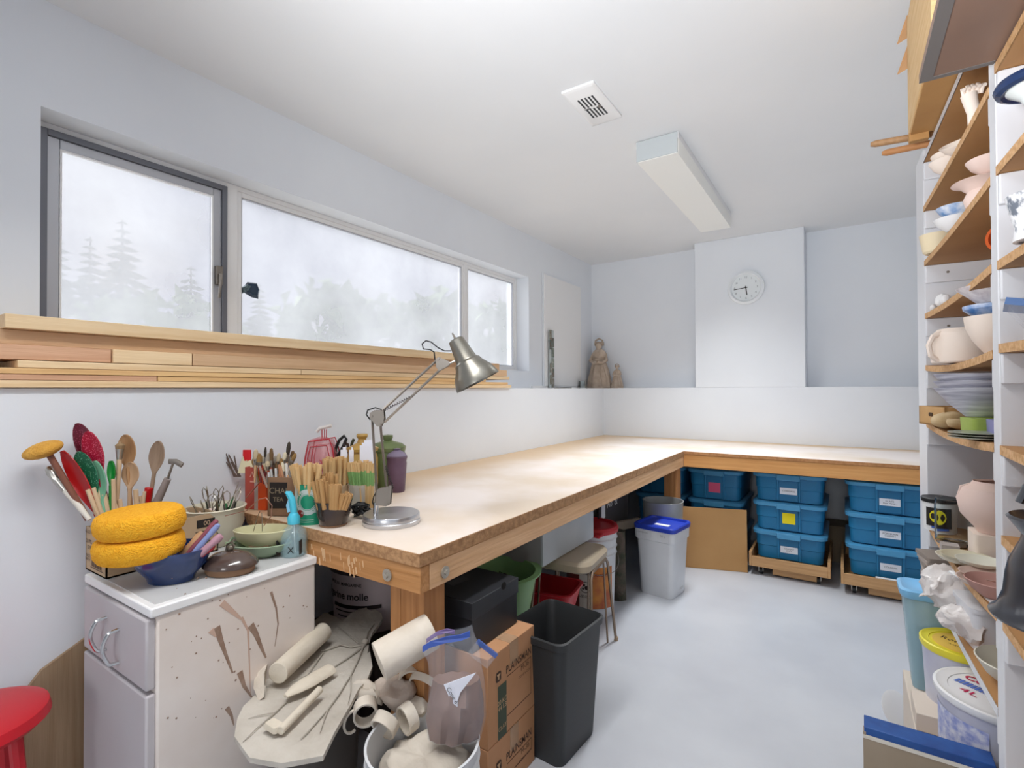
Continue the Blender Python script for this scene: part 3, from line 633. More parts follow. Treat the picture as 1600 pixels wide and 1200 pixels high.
# spray bottle
p = at(459, 866, 'z', ZC); s_ = sp(p)
t = thing('spray_bottle', 'clear round spray bottle with turquoise trigger at the cabinet corner', 'bottle', p, CR)
CP = film('clear plastic', 'B8D6DC', .35, .08); TQ = mat('turquoise', '4FBFD8', .3); 
G().lathe([(0, 0), (19*s_, 0), (20*s_, 3*s_), (20*s_, 30*s_), (17*s_, 38*s_), (9*s_, 44*s_), (8*s_, 50*s_)], 28).obj('bottle_body', CP, t)
G().lathe([(0, .003), (18*s_, .003), (18*s_, 28*s_), (0, 28*s_)], 24).obj('water', film('water', '8FB4BC', .3, .05), t)
G().box(-18*s_, -21*s_, 6*s_, -17*s_, -12*s_, 27*s_).box(17*s_, -21*s_, 6*s_, 18*s_, -12*s_, 27*s_).obj('printed_border', INK, t, smooth=0)
text('X', 14*s_, INK, t, (4*s_, -20.6*s_, 12*s_), FY, 'printed_mark')
hd = G().lathe([(9*s_, 48*s_), (9.5*s_, 58*s_), (6*s_, 64*s_), (0, 66*s_)], 20).obj('collar', TQ, t)
G().tube([(0, 0, 62*s_), (-1*s_, 0, 75*s_), (-3*s_, 0, 86*s_), (-8*s_, 0, 95*s_), (-10*s_, 0, 94*s_)], 5*s_, 10).obj('spray_head', TQ, hd)
G().tube([(-6*s_, 0, 84*s_), (-9*s_, 0, 76*s_), (-7*s_, 0, 66*s_)], 2*s_, 8, flat=1.6).obj('trigger', mat('trigger blue', '8CCBE8', .3), hd)
G().cyl((2*s_, 0, 3*s_), (0, 0, 60*s_), 1*s_).obj('dip_tube', WHITE, t)
# wire cutters / loop wire
p0 = at(372, 838, 'z', ZC)
tag(G().tube([atd(x, y, 1.62)-p0 for x, y in ((352, 806), (385, 798), (405, 780), (416, 778), (425, 790), (424, 806), (412, 822))], .0016, 6).obj('wire_loop', mat('copper wire', 'B98F7C', .3, metal=.8), loc=p0), 'long bent copper wire arching above the green dishes', 'wire')
p0 = at(405, 836, 'z', ZC)
tag(G().tube([atd(x, y, 1.60)-p0 for x, y in ((396, 830), (402, 808), (406, 799), (409, 802), (410, 830))], .0012, 6).obj('wire_hairpin', WIRE, loc=p0), 'thin steel hairpin wire standing behind the green dishes', 'wire')
for k, (x, rr) in enumerate(((378, .007), (384, .006), (390, .006))):
    a = at(x, 838, 'z', ZC); b = atd(x-6, 806, dep(a)+.02); tag(G().cyl((0, 0, 0), b-a, rr, rr*.8).obj('clay_tool', mat('navy handle', '2B3040', .5), loc=a, bevel=.001), 'dark blue tool handle leaning behind the cream bowl', 'tool', 'dark handles behind the cream bowl')

# ================================================================== things on the bench corner
# red-orange carton with thin sticks
def openbox(name, label, loc, w_, d_, h_, m, rz=0, th=.003):
    t = thing(name, label, 'box', loc, rz); g = G()
    for a in ((-w_/2, -d_/2, 0, w_/2, d_/2, th), (-w_/2, -d_/2, 0, w_/2, -d_/2+th, h_), (-w_/2, d_/2-th, 0, w_/2, d_/2, h_), (-w_/2, -d_/2, 0, -w_/2+th, d_/2, h_), (w_/2-th, -d_/2, 0, w_/2, d_/2, h_)): g.box(*a)
    g.obj('walls', m, t, smooth=0); return t
pr_ = V((-1.835, 1.075, BT+.001))
Dr = dep(pr_); s_ = Dr/F
t = openbox('red_carton', 'small red and orange carton of sticks by the wall', pr_, .09, .07, .155, mat('carton red', 'B04A3C', .5), R(20))
G().box(.045, -.034, .0, .0462, .034, .155).obj('orange_panel', mat('orange', 'D8501A', .5), t, smooth=0)
G().box(.012, -.0362, .0, .0462, -.035, .155).obj('orange_panel', mat('orange'), t, smooth=0)
G().box(-.004, -.0362, .0, .012, -.035, .155).obj('grey_panel', mat('grey print', 'A99C94', .6), t, smooth=0)
G().tube([(-.02, -.0365, .12), (-.012, -.0365, .138), (-.004, -.0365, .12)], .003, 6).box(-.022, -.037, .1, -.002, -.036, .106).obj('printed_figure', mat('pink print', 'D99A88', .6), t, smooth=0)
r0 = random.Random(11)
for k, (x1, y1) in enumerate(((351, 703), (354, 715), (349, 716), (366, 712), (361, 722), (357, 710))):
    a = atd(366+k*2, 745, Dr); b = atd(x1, y1, Dr); tag(G().cyl((0, 0, 0), b-a, .0028, .0022, 6).obj('thin_stick', mat('dark stick', '5C4A40', .7), loc=a), 'thin dark stick rising at the left of the red carton', 'stick', 'thin sticks in the red carton')
# notched card + red scraper
a = atd(390, 735, Dr); q = Dr/F
o = G().prism([(x*q, y*q) for x, y in ((-18, -4), (16, -4), (14, 16), (12, 14), (8, 17), (4, 14), (0, 16), (-4, 14), (-9, 15), (-11, 22), (-14, 14))], 0, .002).obj('notched_card', mat('card cream', 'DCD3B0', .8), loc=a, smooth=0); o.rotation_euler = (pi/2-.1, 0, CR)
tag(o, 'cream notched comb card standing in the red carton', 'card')
a = atd(386, 735, Dr+.02); t = thing('red_scraper', 'scraper with bright red flat head behind the cream card', 'tool', a)
t.rotation_euler = (0, 0, CR); G().cyl((0, 0, -.03), (0, 0, .04), .005).obj('handle', WDP, t); G().rl([(.028, .008, .035, .003), (.032, .008, .06, .004), (.03, .008, .078, .003)]).obj('head', mat('scarlet', 'D01A22', .4), t)
# kraft box with brushes
pk = V((-1.665, 1.085, BT+.001)); Dk = dep(pk); q = Dk/F
t = openbox('kraft_box', 'brown kraft box with a black label, packed with brushes', pk, .12, .10, .135, mat('kraft', '8A6B52', .85, var='7B5E47', vs=8), R(28))
G().box(-.052, -.0515, .028, .012, -.050, .118).obj('black_label', mat('black label', '1E1714', .6), t, smooth=0)
text('CHAI', .028, mat('label text', '8A7A64', .6), t, (-.02, -.0522, .088), FY); text('TEA', .022, mat('label text'), t, (-.02, -.0522, .058), FY)
r0 = random.Random(21)
hc = [mat('bh%d' % i, c, .5) for i, c in enumerate(('C8A078', '7A2B2B', '2E3036', 'D8D2C6', 'A8543C', '8F7A50', '4C3A2E', 'B5ACA0'))]
bc = [mat('bb%d' % i, c, .9) for i, c in enumerate(('B9A98C', '8A6A3E', '3C342C', 'D3C8AE', '6D5336', '9C9488'))]
spec = [(398, 750, 400, 702), (408, 750, 404, 708), (412, 752, 415, 698), (418, 750, 410, 712), (424, 752, 424, 700), (428, 750, 430, 712), (432, 750, 436, 708), (440, 752, 440, 716), (444, 752, 452, 690), (438, 750, 446, 706), (448, 754, 458, 704), (452, 754, 455, 712), (420, 752, 418, 720), (404, 750, 396, 716), (430, 752, 422, 716), (446, 754, 441, 722), (436, 752, 432, 722), (412, 752, 420, 708), (426, 752, 412, 724), (442, 754, 462, 708)]
for k, (x0, y0, x1, y1) in enumerate(spec):
    brush('brush with %s handle and %s bristles in the kraft box' % (('tan', 'dark red', 'black', 'white', 'rust', 'olive-brown', 'dark brown', 'grey')[k % 8], ('beige', 'golden brown', 'black', 'cream', 'brown', 'grey')[k % 6]), x0, y0+4, x1, y1, Dk+r0.uniform(-.03, .05), r0.uniform(.003, .0055), hc[k % 8], bc[k % 6], 'brushes in the kraft box', wf=r0.uniform(1.2, 2.2), fl=.18, bl=r0.uniform(.2, .4))
for k, (x0, y0, x1, y1, c) in enumerate(((440, 762, 436, 726, 'B07858'), (446, 762, 438, 728, 'B88664'), (450, 762, 447, 724, 'DAD6CE'), (427, 760, 423, 733, 'B8B8B6'), (432, 760, 431, 732, 'C8C8C6'), (418, 762, 405, 728, '9C8478'), (455, 765, 449, 742, 'C09874'), (421, 758, 420, 738, 'D0D0D0'))):
    stick('modelling_tool', 'slim modelling tool at the front of the kraft box', 'tool', x0, y0, x1, y1, Dk-.035, .0045, mat('mt'+c, c, .4), 'modelling tools at the front of the kraft box')
a = atd(385, 778, Dr-.06); b = atd(407, 752, Dr-.06); tag(G().tube([(0, 0, 0), b-a], .006, 6, flat=.3).obj('pink_spatula', mat('pinkish', 'C98C7A', .5), loc=a), 'flat pink stick leaning across the orange carton', 'tool')
# green tin of bamboo
def tubes(center, D, px_list, py0, r_px, label, group, m, seed, spread=0, pyj=4, band=None, ri=.62):
    r0 = random.Random(seed); s_ = D/F
    base = None
    for k, (x0, x1, y1, dd) in enumerate(px_list):
        a = atd(x0, py0, D+dd); b = atd(x1, y1, D+dd*1.2); q = b-a; L = q.length; rr = r_px*s_*r0.uniform(.75, 1.2)
        if band:
            t = thing('bamboo_tube', label, 'bamboo tube', a, 0, group); t.rotation_euler = q.to_track_quat('Z', 'Y').to_euler()
            G().pipe((0, 0, 0), (0, 0, L), rr, rr*ri, 9).obj('stem', m, t); G().cyl((0, 0, L*.5), (0, 0, L*.8), rr*1.03, n=9, caps=False).obj('green_band', band, t)
        else:
            o = G().pipe((0, 0, 0), (0, 0, L), rr, rr*ri, 9).obj('bamboo_tube', m, loc=a); o.rotation_euler = q.to_track_quat('Z', 'Y').to_euler(); tag(o, label, 'bamboo tube', group)
pt = at(482, 820, 'z', BT); s_ = sp(pt); Dt = dep(pt)+.04
t = thing('green_tin', 'round green and white tin of bamboo tubes at the bench corner', 'tin', pt+V((-.028, .03, 0)), CR)
TING = mat('tin green', '1E8A68', .4); TINW = mat('tin white', 'B9C4C0', .4)
rr = 24*s_
G().lathe([(0, 0), (rr, 0), (rr, 62*s_), (rr*1.03, 63*s_), (rr*.95, 63*s_), (rr*.94, 4*s_), (0, 4*s_)], 40).obj('can', TING, t)
def cylpatch(a0, a1, z0, z1, r, n=10):
    g = G(); v = []; 
    for k in range(n+1):
        a = R(a0+(a1-a0)*k/n); v += [(r*cos(a), r*sin(a), z0), (r*cos(a), r*sin(a), z1)]
    return g.add(v, [(2*k, 2*k+2, 2*k+3, 2*k+1) for k in range(n)])
cylpatch(195, 235, .002, 61*s_, rr*1.004).obj('white_panel', TINW, t)
def disc_on_cyl(ac, zc, rad, r, inner=0, n=28):
    g = G(); v = []
    for k in range(n):
        a = 2*pi*k/n
        for q in (inner, rad):
            th = R(ac)+q*cos(a)/r; v.append((r*cos(th), r*sin(th), zc+q*sin(a)))
    return g.add(v, [(2*k, 2*k+1, (2*k+3) % (2*n), (2*k+2) % (2*n)) for k in range(n)])
disc_on_cyl(278, 36*s_, 20*s_, rr*1.006, 13*s_).obj('white_ring', TINW, t); disc_on_cyl(278, 36*s_, 12.4*s_, rr*1.006, 11.4*s_).obj('thin_ring', TINW, t)
disc_on_cyl(250, 18*s_, 6*s_, rr*1.008).obj('red_berry', mat('berry', '8A2A2A', .5), t)
cylpatch(250, 300, 8*s_, 9*s_, rr*1.006).obj('printed_line', TINW, t); cylpatch(250, 300, 5*s_, 5.6*s_, rr*1.006).obj('printed_line', TINW, t)
r0 = random.Random(31); L1 = []
for k in range(30): x = r0.uniform(-1, 1); L1.append((480+x*14, 478+x*22+r0.uniform(-3, 3), 727+r0.uniform(-4, 6), r0.uniform(-.05, .05)))
tubes(None, Dt, L1, 775, 3.4, 'bamboo tube among the splayed bundle in the green tin', 'bamboo tubes in the green tin', BAMB, 1)
pp = at(519, 822, 'z', BT); s_ = sp(pp); Dp = dep(pp)
t = thing('brown_pot', 'dark brown glazed pot of bamboo tubes at the bench corner', 'pot', pp+V((-.01, .012, 0)), CR)
DKB = mat('dark brown glaze', '2E2220', .2, var='3C2A22', vs=9, coat=.5)
G().lathe([(0, 0), (19*s_, 0), (21*s_, 3*s_), (26*s_, 20*s_), (28*s_, 36*s_), (30*s_, 40*s_), (27*s_, 40*s_), (24*s_, 22*s_), (16*s_, 5*s_), (0, 5*s_)], 36).obj('pot_body', DKB, t)
G().lathe([(19.5*s_, .5*s_), (20.6*s_, .5*s_), (21.4*s_, 3*s_)], 36).obj('foot_ring', UNG, t)
r0 = random.Random(33); L1 = []
for k in range(26): x = -1+2*k/25; L1.append((519+x*20, 519+x*30+r0.uniform(-1, 1), 752+8*(x > -.3)+r0.uniform(-4, 4)+12*(x > .5), -.035+r0.uniform(-.015, .02)))
for k in range(14): x = r0.uniform(-.9, .5); L1.append((517+x*17, 515+x*26, 740+r0.uniform(-4, 6), .03+r0.uniform(-.02, .02)))
tubes(None, Dp, L1, 796, 3.3, 'bamboo tube standing in the dark brown pot', 'bamboo tubes in the brown pot', BAMBD, 2)
# tall bundle behind
pc2 = at(524, 797, 'z', BT); Dc = dep(pc2); q = Dc/F
tag(G().lathe([(0, 0), (20*q, 0), (21*q, 40*q), (19*q, 40*q), (18*q, 3*q), (0, 3*q)], 24).obj('tan_tin', CARDL, loc=pc2), 'tan tin holding the tallest bamboo tubes, behind the brown pot', 'tin')
r0 = random.Random(35); L1 = []
for k in range(28): x = r0.uniform(-1, 1); L1.append((524+x*15, 524+x*18, 713+r0.uniform(0, 8), r0.uniform(-.03, .03)))
tubes(None, Dc, L1, 792, 2.6, 'bamboo tube in the tallest bundle behind the brown pot', 'bamboo tubes in the tan tin', BAMB, 3)
# green banded bundle in glass
pj = at(566, 799, 'z', BT); Dj = dep(pj); q = Dj/F
tag(G().lathe([(0, 0), (18*q, 0), (21*q, 44*q), (20*q, 44*q), (17*q, 2*q), (0, 2*q)], 28).obj('clear_jar', film('jar film', 'DADFDD', .35, .1), loc=pj), 'clear plastic jar of green-banded bamboo tubes left of the lamp', 'jar')
r0 = random.Random(37); L1 = []
for k in range(22): x = -1+2*k/21; L1.append((567+x*14, 563+x*20, 721+r0.uniform(-2, 4), (-.03 if k % 2 else .02)+r0.uniform(-.01, .01)))
tubes(None, Dj, L1, 793, 2.7, 'green-banded bamboo tube in the clear jar', 'green banded bamboo tubes', BAMB, 4, band=mat('green tape', '7FA866', .5))
# red wire bottle holder with spray head
pb_ = V((-1.80, 1.31, BT+.001)); Db = dep(pb_); q = Db/F
t = thing('red_caddy', 'translucent red wire-framed bottle with a white pump head', 'bottle', pb_, CR)
RW = mat('red wire', 'B02A38', .4); z0 = 0
def rp(*pts): return [((x-487)*q, 0, (778-y)*q+0) for x, y in pts]
G().rl([(44*q, 26*q, 0, .01), (48*q, 28*q, 50*q, .012), (44*q, 26*q, 68*q, .012), (34*q, 20*q, 90*q, .01), (10*q, 10*q, 94*q, .004)]).obj('bottle_body', film('red film', 'D4707A', .45, .15), t)
for yy in (-13*q, 13*q):
    g = G().tube([(x, yy, z) for x, _, z in rp((464, 740), (466, 715), (471, 690), (503, 686), (508, 700), (511, 720), (509, 742))], .0028, 6)
    g.tube([(x, yy, z) for x, _, z in rp((470, 735), (470, 715), (474, 698), (499, 696), (503, 712), (503, 735), (470, 735))], .002, 6); g.obj('wire_frame', RW, t)
for x in (487, 491, 494): G().cyl(((x-487)*q, 0, 88*q), ((x-487)*q, 0, 106*q), .002).obj('pump_rod', RW, t)
G().tube(rp((479, 676), (483, 671), (502, 666)), .007, 8).obj('pump_head', mat('pump white', 'D9D4D0', .3), t)
r0 = random.Random(41)
for k in range(9): x = r0.uniform(-18, 18)*q; G().tube([(x, 0, 40*q), (x+r0.uniform(-4, 4)*q, -12*q, 50*q), (x+r0.uniform(-6, 6)*q, -10*q, 60*q)], .002, 5).obj('wire_curl', RW, t)
# scissors & misc black handles
ps = V((-1.66, 1.42, BT+.001)); Ds = dep(ps); q = Ds/F
tag(G().lathe([(0, 0), (16*q, 0), (17*q, 60*q), (15*q, 60*q), (15*q, 3*q), (0, 3*q)], 20).obj('white_beaker', mat('beaker', 'C9C6C0', .4), loc=ps), 'white beaker hidden behind the bamboo holding black-handled tools', 'beaker')
def pq(x, y, d=0): return atd(x, y, Ds+d)-ps
t = thing('scissors', 'black scissors standing handles up behind the bamboo', 'scissors', ps)
G().tube([pq(523, 712), pq(525, 700), pq(530, 688), pq(538, 681), pq(541, 686), pq(536, 698), pq(529, 710), pq(523, 712)], .0065, 8).obj('handle_ring', BLACK, t)
G().tube([pq(546, 720), pq(545, 705), pq(543, 694), pq(540, 690), pq(537, 700)], .006, 8).obj('handle_ring', mat('brownblack', '3A2E2C', .4), t)
G().tube([pq(530, 712), pq(535, 735), pq(537, 760)], .004, 6).obj('blade', STEEL, t)
tag(G().tube([pq(548, 705, .03), pq(550, 692, .03), pq(553, 686, .03)], .006, 8).obj('olive_tool', mat('olive', '3E4232', .5), loc=ps), 'dark olive handle right of the scissors', 'tool')
for k, (x, y, w2, h2, lb) in enumerate(((573, 706, 22, 28, 'white folded paper stack standing behind the green-banded bamboo'), (537, 712, 10, 26, 'white paper strip behind the scissors'), (549, 712, 7, 26, 'narrow white plastic strip right of the scissors'))):
    a = atd(x, y+h2/2+4, Dj+.07); q2 = dep(a)/F; o = G()
    for j in range(4 if k == 0 else 2): o.box(-w2/2*q2+j*3*q2, j*.004, 0, w2/2*q2-j*2*q2, j*.004+.002, (h2+[0, 4, 8, 3][j])*q2)
    o = o.obj('folded_paper', mat('paper', 'E6E8F2', .5), loc=a, smooth=0); o.rotation_euler = (0, 0, CR); tag(o, lb, 'paper')
# ceramic jars behind
YJ = mat('yellow ochre glaze', 'B99A52', .3, var='A88446', vs=10); GJ = mat('moss green glaze', '6C7A4E', .3, var='5E6C44', vs=10); PJ = mat('purple glaze', '6A5266', .4, var='5E4658', vs=14)
def jar(label, px, pyb, pyt, prof, lidprof, z, m, ml, name='lidded_jar', D=None, sx=1, pos=None):
    p = pos or at(px, pyb, 'z', z); q = sp(p)
    t = thing(name, label, 'jar', p, CR); G().lathe([(r*q, h*q) for r, h in prof], 36, sx, 1).obj('jar_body', m, t); G().lathe([(r*q, h*q) for r, h in lidprof], 36, sx, 1).obj('lid', ml, t); return t
jar('ochre lidded jar with a knob, behind the white papers', 566, 776, 677, [(0, 0), (20, 0), (24, 20), (24, 60), (20, 72), (0, 72)], [(24, 72), (25, 76), (16, 80), (8, 84), (6, 90), (9, 95), (8, 98), (0, 98)], BT, YJ, YJ)
jar('wide moss green casserole jar with knob by the wall', 606, 764, 682, [(0, 0), (22, 0), (27, 20), (27, 55), (25, 62), (0, 62)], [(27, 60), (28, 66), (22, 71), (11, 74), (6, 76), (8, 80), (8, 84), (0, 85)], BT, GJ, GJ)
jar('tapered purple canister with green lid knob right of the lamp', 620, 768, 698, [(0, 0), (11.5, 0), (12.5, 2), (15.5, 44), (15, 48), (16.5, 54), (15, 56), (0, 56)], [(16, 56), (13, 60), (8, 63), (5, 65), (6.5, 67), (0, 68)], BT, PJ, mat('purple lid', '7E7288', .4))

# ================================================================== desk lamp
pl = at(611, 815, 'z', BT); pl = V((-1.262, 1.186, BT)); Dl = 1.66
s_ = Dl/F
t = thing('desk_lamp', 'silver jointed desk lamp with round base on the bench', 'lamp', pl, CR)
inv = (M.Translation(pl) @ M.Rotation(CR, 4, 'Z')).inverted()
def lp(x, y, dz=0): return inv @ atd(x, y, 1.645+dz)
BASE = mat('pale steel top', 'C9CBD0', .3, metal=.9)
G().lathe([(0, 0), (.092, 0), (.094, .004), (.094, .013), (.091, .016), (.0925, .017), (.0925, .029), (.090, .033), (0, .034)], 48).obj('base', BASE, t)
stem = lp(587, 812); stem.z = .034
G().cyl((stem.x, stem.y, .03), (stem.x+.001, stem.y, .075), .0085).obj('socket', CHROME, t)
top = lp(589, 770); G().cyl((stem.x, stem.y, .07), (top.x, stem.y, top.z), .0045).obj('post', STEELD, t)
yy = stem.y
def L2(x, y): p = lp(x, y); return V((p.x, yy, p.z))
def plate(pts, name='bracket'):
    q = [L2(*p) for p in pts]; G().loft([[(p.x, yy-.012, p.z) for p in q], [(p.x, yy-.009, p.z) for p in q]]).loft([[(p.x, yy+.009, p.z) for p in q], [(p.x, yy+.012, p.z) for p in q]]).obj(name, STEELD, t, smooth=0)
ARM = mat('arm metal', 'A39B92', .35, metal=.8)
plate([(590, 764), (613, 758), (610, 788), (604, 790), (588, 788)])
plate([(579, 645), (586, 641), (600, 642), (601, 655), (596, 666), (590, 666), (578, 652)])
plate([(681, 561), (686, 558), (703, 565), (700, 572), (686, 580), (682, 574)])
for a, b in (((590, 786), (581, 655)), ((606, 786), (594, 664)), ((592, 646), (682, 563)), ((600, 660), (689, 576))):
    o = G().tube([L2(*a), L2(*b)], .0042, 4).obj('arm', ARM, t, smooth=0)
for a, b in (((598, 642), (645, 618)), ((602, 728), (614, 764))):
    pa, pb2 = L2(*a), L2(*b); n_ = 90; ax = (pb2-pa); e1 = ax.normalized(); e2 = V((0, 1, 0)); e3 = e1.cross(e2); L = ax.length
    G().tube([pa+e1*L*k/n_+(e2*cos(k*.9)+e3*sin(k*.9))*.003 for k in range(n_+1)], .0013, 4).obj('spring', mat('spring dark', '3B3538', .4, metal=.6), t)
for p_ in ((582, 650), (594, 663), (599, 659), (685, 561), (689, 576), (701, 568), (607, 762), (606, 787)):
    c = L2(*p_); G().cyl((c.x, yy-.015, c.z), (c.x, yy+.015, c.z), .0045, n=12).obj('pivot', STEELD, t)
G().tube([L2(701, 568), L2(708, 565), L2(716, 562)], .0035, 8).obj('shade_stalk', STEEL, t)
a = L2(712, 531); c = L2(746, 596); ax = (c-a).normalized(); Ls = (c-a).length
Qs = M.Translation(a) @ ax.to_track_quat('Z', 'Y').to_matrix().to_4x4()
SHD = mat('shade metal', '8B8981', .33, metal=.85, var='7A766C', vs=14)
u = s_
G().lathe([(0, -3*u), (9*u, -2*u), (12*u, 0), (17*u, 34*u), (18*u, 36*u), (21*u, 38*u), (23*u, 44*u), (32*u, 58*u), (36*u, 70*u), (36.5*u, 74*u), (35*u, 74*u), (31*u, 58*u), (20*u, 42*u), (0, 40*u)], 44, m=Qs).obj('shade', SHD, t)
G().cyl(Qs @ V((0, 0, -3*u)), Qs @ V((-1*u, 0, -12*u)), .0035, .0025).obj('switch', STEELD, t)
G().ball(Qs @ V((0, 0, 52*u)), 12*u, 8).obj('bulb', WHITE, t)
CAB = mat('black cable', '1A1B1D', .5)
G().tube([L2(*p) for p in ((679, 562), (678, 550), (672, 546), (661, 545), (659, 537), (665, 532), (673, 534), (684, 543), (694, 548), (704, 548))], .0024, 6).obj('cable', CAB, t)
G().tube([L2(*p) for p in ((578, 656), (572, 648), (574, 641), (586, 637), (595, 640), (598, 644))], .0024, 6).obj('cable', CAB, t)
G().tube([L2(*p) for p in ((590, 765), (584, 776), (582, 785), (585, 793))], .0022, 6).obj('cable', CAB, t)
# cord bundle
pcb = at(560, 812, 'z', BT); q = sp(pcb); r0 = random.Random(51); pts = []
for k in range(90): a = k*.9; pts.append(V((cos(a)*.022+r0.uniform(-.006, .006)-.01*sin(k*.07), sin(a*1.1)*.02, .018+.014*sin(a*.7)+r0.uniform(0, .02))))
pts += [V((.03, -.01, .02)), V((.06, -.012, .02)), V((.085, .0, .035))]
tag(G().tube(pts, .003, 5).obj('cord_bundle', CAB, loc=pcb+V((-.01, .02, 0))), 'tangled black lamp cord bundled between the brown pot and lamp', 'cord')

# ================================================================== under the bench
def bucket(name, label, cat, p, r0_, r1, h, m, rim=.006, ribs=True, lidm=None, bail=True, lidh=.03, n=40, wall=.003):
    t = thing(name, label, cat, p); pr = [(r0_*.96, 0), (r0_, .006)]
    L_ = lambda z: r0_+(r1-r0_)*z/h
    if ribs: pr += [(L_(h*.7), h*.7), (L_(h*.7)+rim, h*.715), (L_(h*.73), h*.73), (L_(h*.78), h*.78), (L_(h*.78)+rim, h*.795), (L_(h*.81), h*.81), (L_(h*.88), h*.88), (L_(h*.88)+rim, h*.895), (L_(h*.91), h*.91)]
    pr += [(r1, h*.985), (r1+rim*.6, h), (r1-wall, h), (L_(.01)-wall, .01), (0, .01)]
    G().lathe(pr, n).obj('bucket_body', m, t)
    if lidm: G().lathe([(r1+rim*1.4, h-.012), (r1+rim*1.6, h+lidh*.4), (r1*.97, h+lidh*.45), (r1*.93, h+.002), (0, h+.002)], n).obj('lid', lidm, t)
    return t
PW = mat('white bucket plastic', 'D7D9DC', .4, var='CACCCF', vs=4)
# large margarine pail behind the cabinet
p = V((-1.62, 1.42, 0))
tag(G().box(-.2, -.17, 0, .2, .17, .31).obj('low_crate', mat('dark crate', '3B2F2A', .8), loc=p, bevel=.004), 'dark low crate under the printed pail behind the cabinet', 'crate')
t = bucket('printed_pail', 'large grey pail with French margarine lettering, in shadow behind the cabinet', 'pail', p+V((0, 0, .311)), .15, .16, .24, mat('pail grey', 'C9BABC', .5), ribs=False, lidm=mat('pail lid', '4A3D40', .5))
def wraptext(s, size, m, parent, r, ac, z, sx=1, name='lettering'):
    o = text(s, size, m, parent, (0, 0, 0), (0, 0, 0), name, bold=size*.02); me = o.data
    for v in me.vertices:
        a = R(ac)+v.co.x*sx/r; zz = v.co.y+z; v.co = (r*cos(a), r*sin(a), zz)
    o.scale = (1, 1, 1); return o
DK = mat('pail print', '241A1C', .6)
wraptext('margarine molle', .038, DK, t, .1592, 268, .146)
wraptext('MAISON  MARGARINE', .016, DK, t, .1597, 275, .19)
for k, z in enumerate((.100, .085, .066, .04)): cylpatch(255+4*k, 330-5*k, z, z+(.014 if k in (0, 3) else .004), .1585-.001*k, 16).obj('printed_band', DK, t)
# black shoebox and clay cartons
yb0, yb1 = 1.19, 1.455
SBX = mat('shoebox black', '202226', .45, var='2A2C31', vs=6)
t = thing('shoebox', 'black shoebox on top of the clay carton under the bench edge', 'box', (-1.035, 1.315, .452))
G().box(-.125, -.115, 0, .100, .13, .145).obj('box_body', SBX, t, bevel=.002)
ld = G().box(-.13, -.12, .10, .104, .134, .152).obj('lid', SBX, t, bevel=.002)
G().cyl((.1035, .045, .152), (.1055, .045, .152), .012, n=20).obj('thumb_notch', mat('void', '050505', .9), ld)
G().loft([[(x, y, .1525) for x, y in ((-.07, -.04), (-.03, -.05), (-.02, .03), (-.06, .04))], [(x, y, .1532) for x, y in ((-.07, -.04), (-.03, -.05), (-.02, .03), (-.06, .04))]]).obj('torn_label', mat('torn label', '55565A', .7), ld, smooth=0)
CTN = mat('clay carton', 'C2916A', .8, var='B98860', vs=5)
BRN = mat('brown print', '4A3326', .7); GRNP = mat('green print', '465040', .7); TAN = mat('tan print', 'C9A67E', .8)
def carton(z, h, label, first):
    t = thing('clay_carton', label, 'box', (-.975, 1.33, z))
    G().box(-.095, -.13, 0, .095, .135, h).obj('box_body', CTN, t, bevel=.002)
    G().box(-.094, .0, h, .096, .003, h+.0006).obj('flap_seam', BRN, t, smooth=0)
    tp = G().box(.0951, -.012, h-.07, .0956, .035, h+.0008).box(-.094, -.012, h+.0001, .0956, .035, h+.0008); tp.obj('packing_tape', film('tape', 'D9B592', .5, .2), t, smooth=0)
    X = .0958
    text('PLAINSMAN', .034, BRN, t, (X, .04, h-.075), FX, sx=.82, bold=.0004)
    lg = G().prism(rrect(.026, .03, .006), 0, .0006).obj('printed_logo', BRN, t, smooth=0, loc=(X, -.075, h-.074), rot=FX)
    G().prism([(-.009, .008), (.009, .008), (.006, .002), (.003, .002), (.003, -.009), (-.003, -.009), (-.003, .002), (-.006, .002)], .0007, .001).obj('logo_mark', TAN, lg, smooth=0)
    text('M-36', .024, BRN, t, (X, .075, h-.108), FX); text('CONE 6 CLAY', .012, BRN, t, (X, .075, h-.132), FX)
    gp = G().box(X-.0005, -.078, .0, X, -.032, h-.105).obj('green_panel', GRNP, t, smooth=0)
    text('20 KG\n44 LB', .02, TAN, t, (X+.0006, -.055, h-.165), FX); text('CLAY', .018, TAN, t, (X+.0006, -.055, .03), FX)
    G().box(X-.0005, .112, .05, X, .1135, h-.095).box(X-.0005, -.03, h-.097, X, .1135, h-.0955).box(X-.0005, -.03, .048, X, .1135, .05).obj('printed_outline', BRN, t, smooth=0)
carton(.185, .265, 'brown clay carton with lettering and green stripe directly beneath the shoebox', True)
carton(.001, .182, 'lowest brown clay carton, mostly below the upper one', False)
# black bin
t = thing('waste_bin', 'tall black rectangular plastic waste bin, open and empty', 'bin', (-.738, 1.375, 0), R(4))
BINM = mat('bin plastic', '2D2F31', .5, bump=.05, bs=200)
t.location = (-.872, 1.595, 0); t.rotation_euler = (0, 0, R(-4))
G().rl([(.19, .235, 0, .03), (.195, .24, .01, .03), (.238, .29, .39, .035), (.25, .302, .395, .036), (.253, .306, .417, .036), (.24, .293, .42, .034), (.232, .285, .41, .034), (.186, .23, .012, .03)], n=6).obj('bin_body', BINM, t)
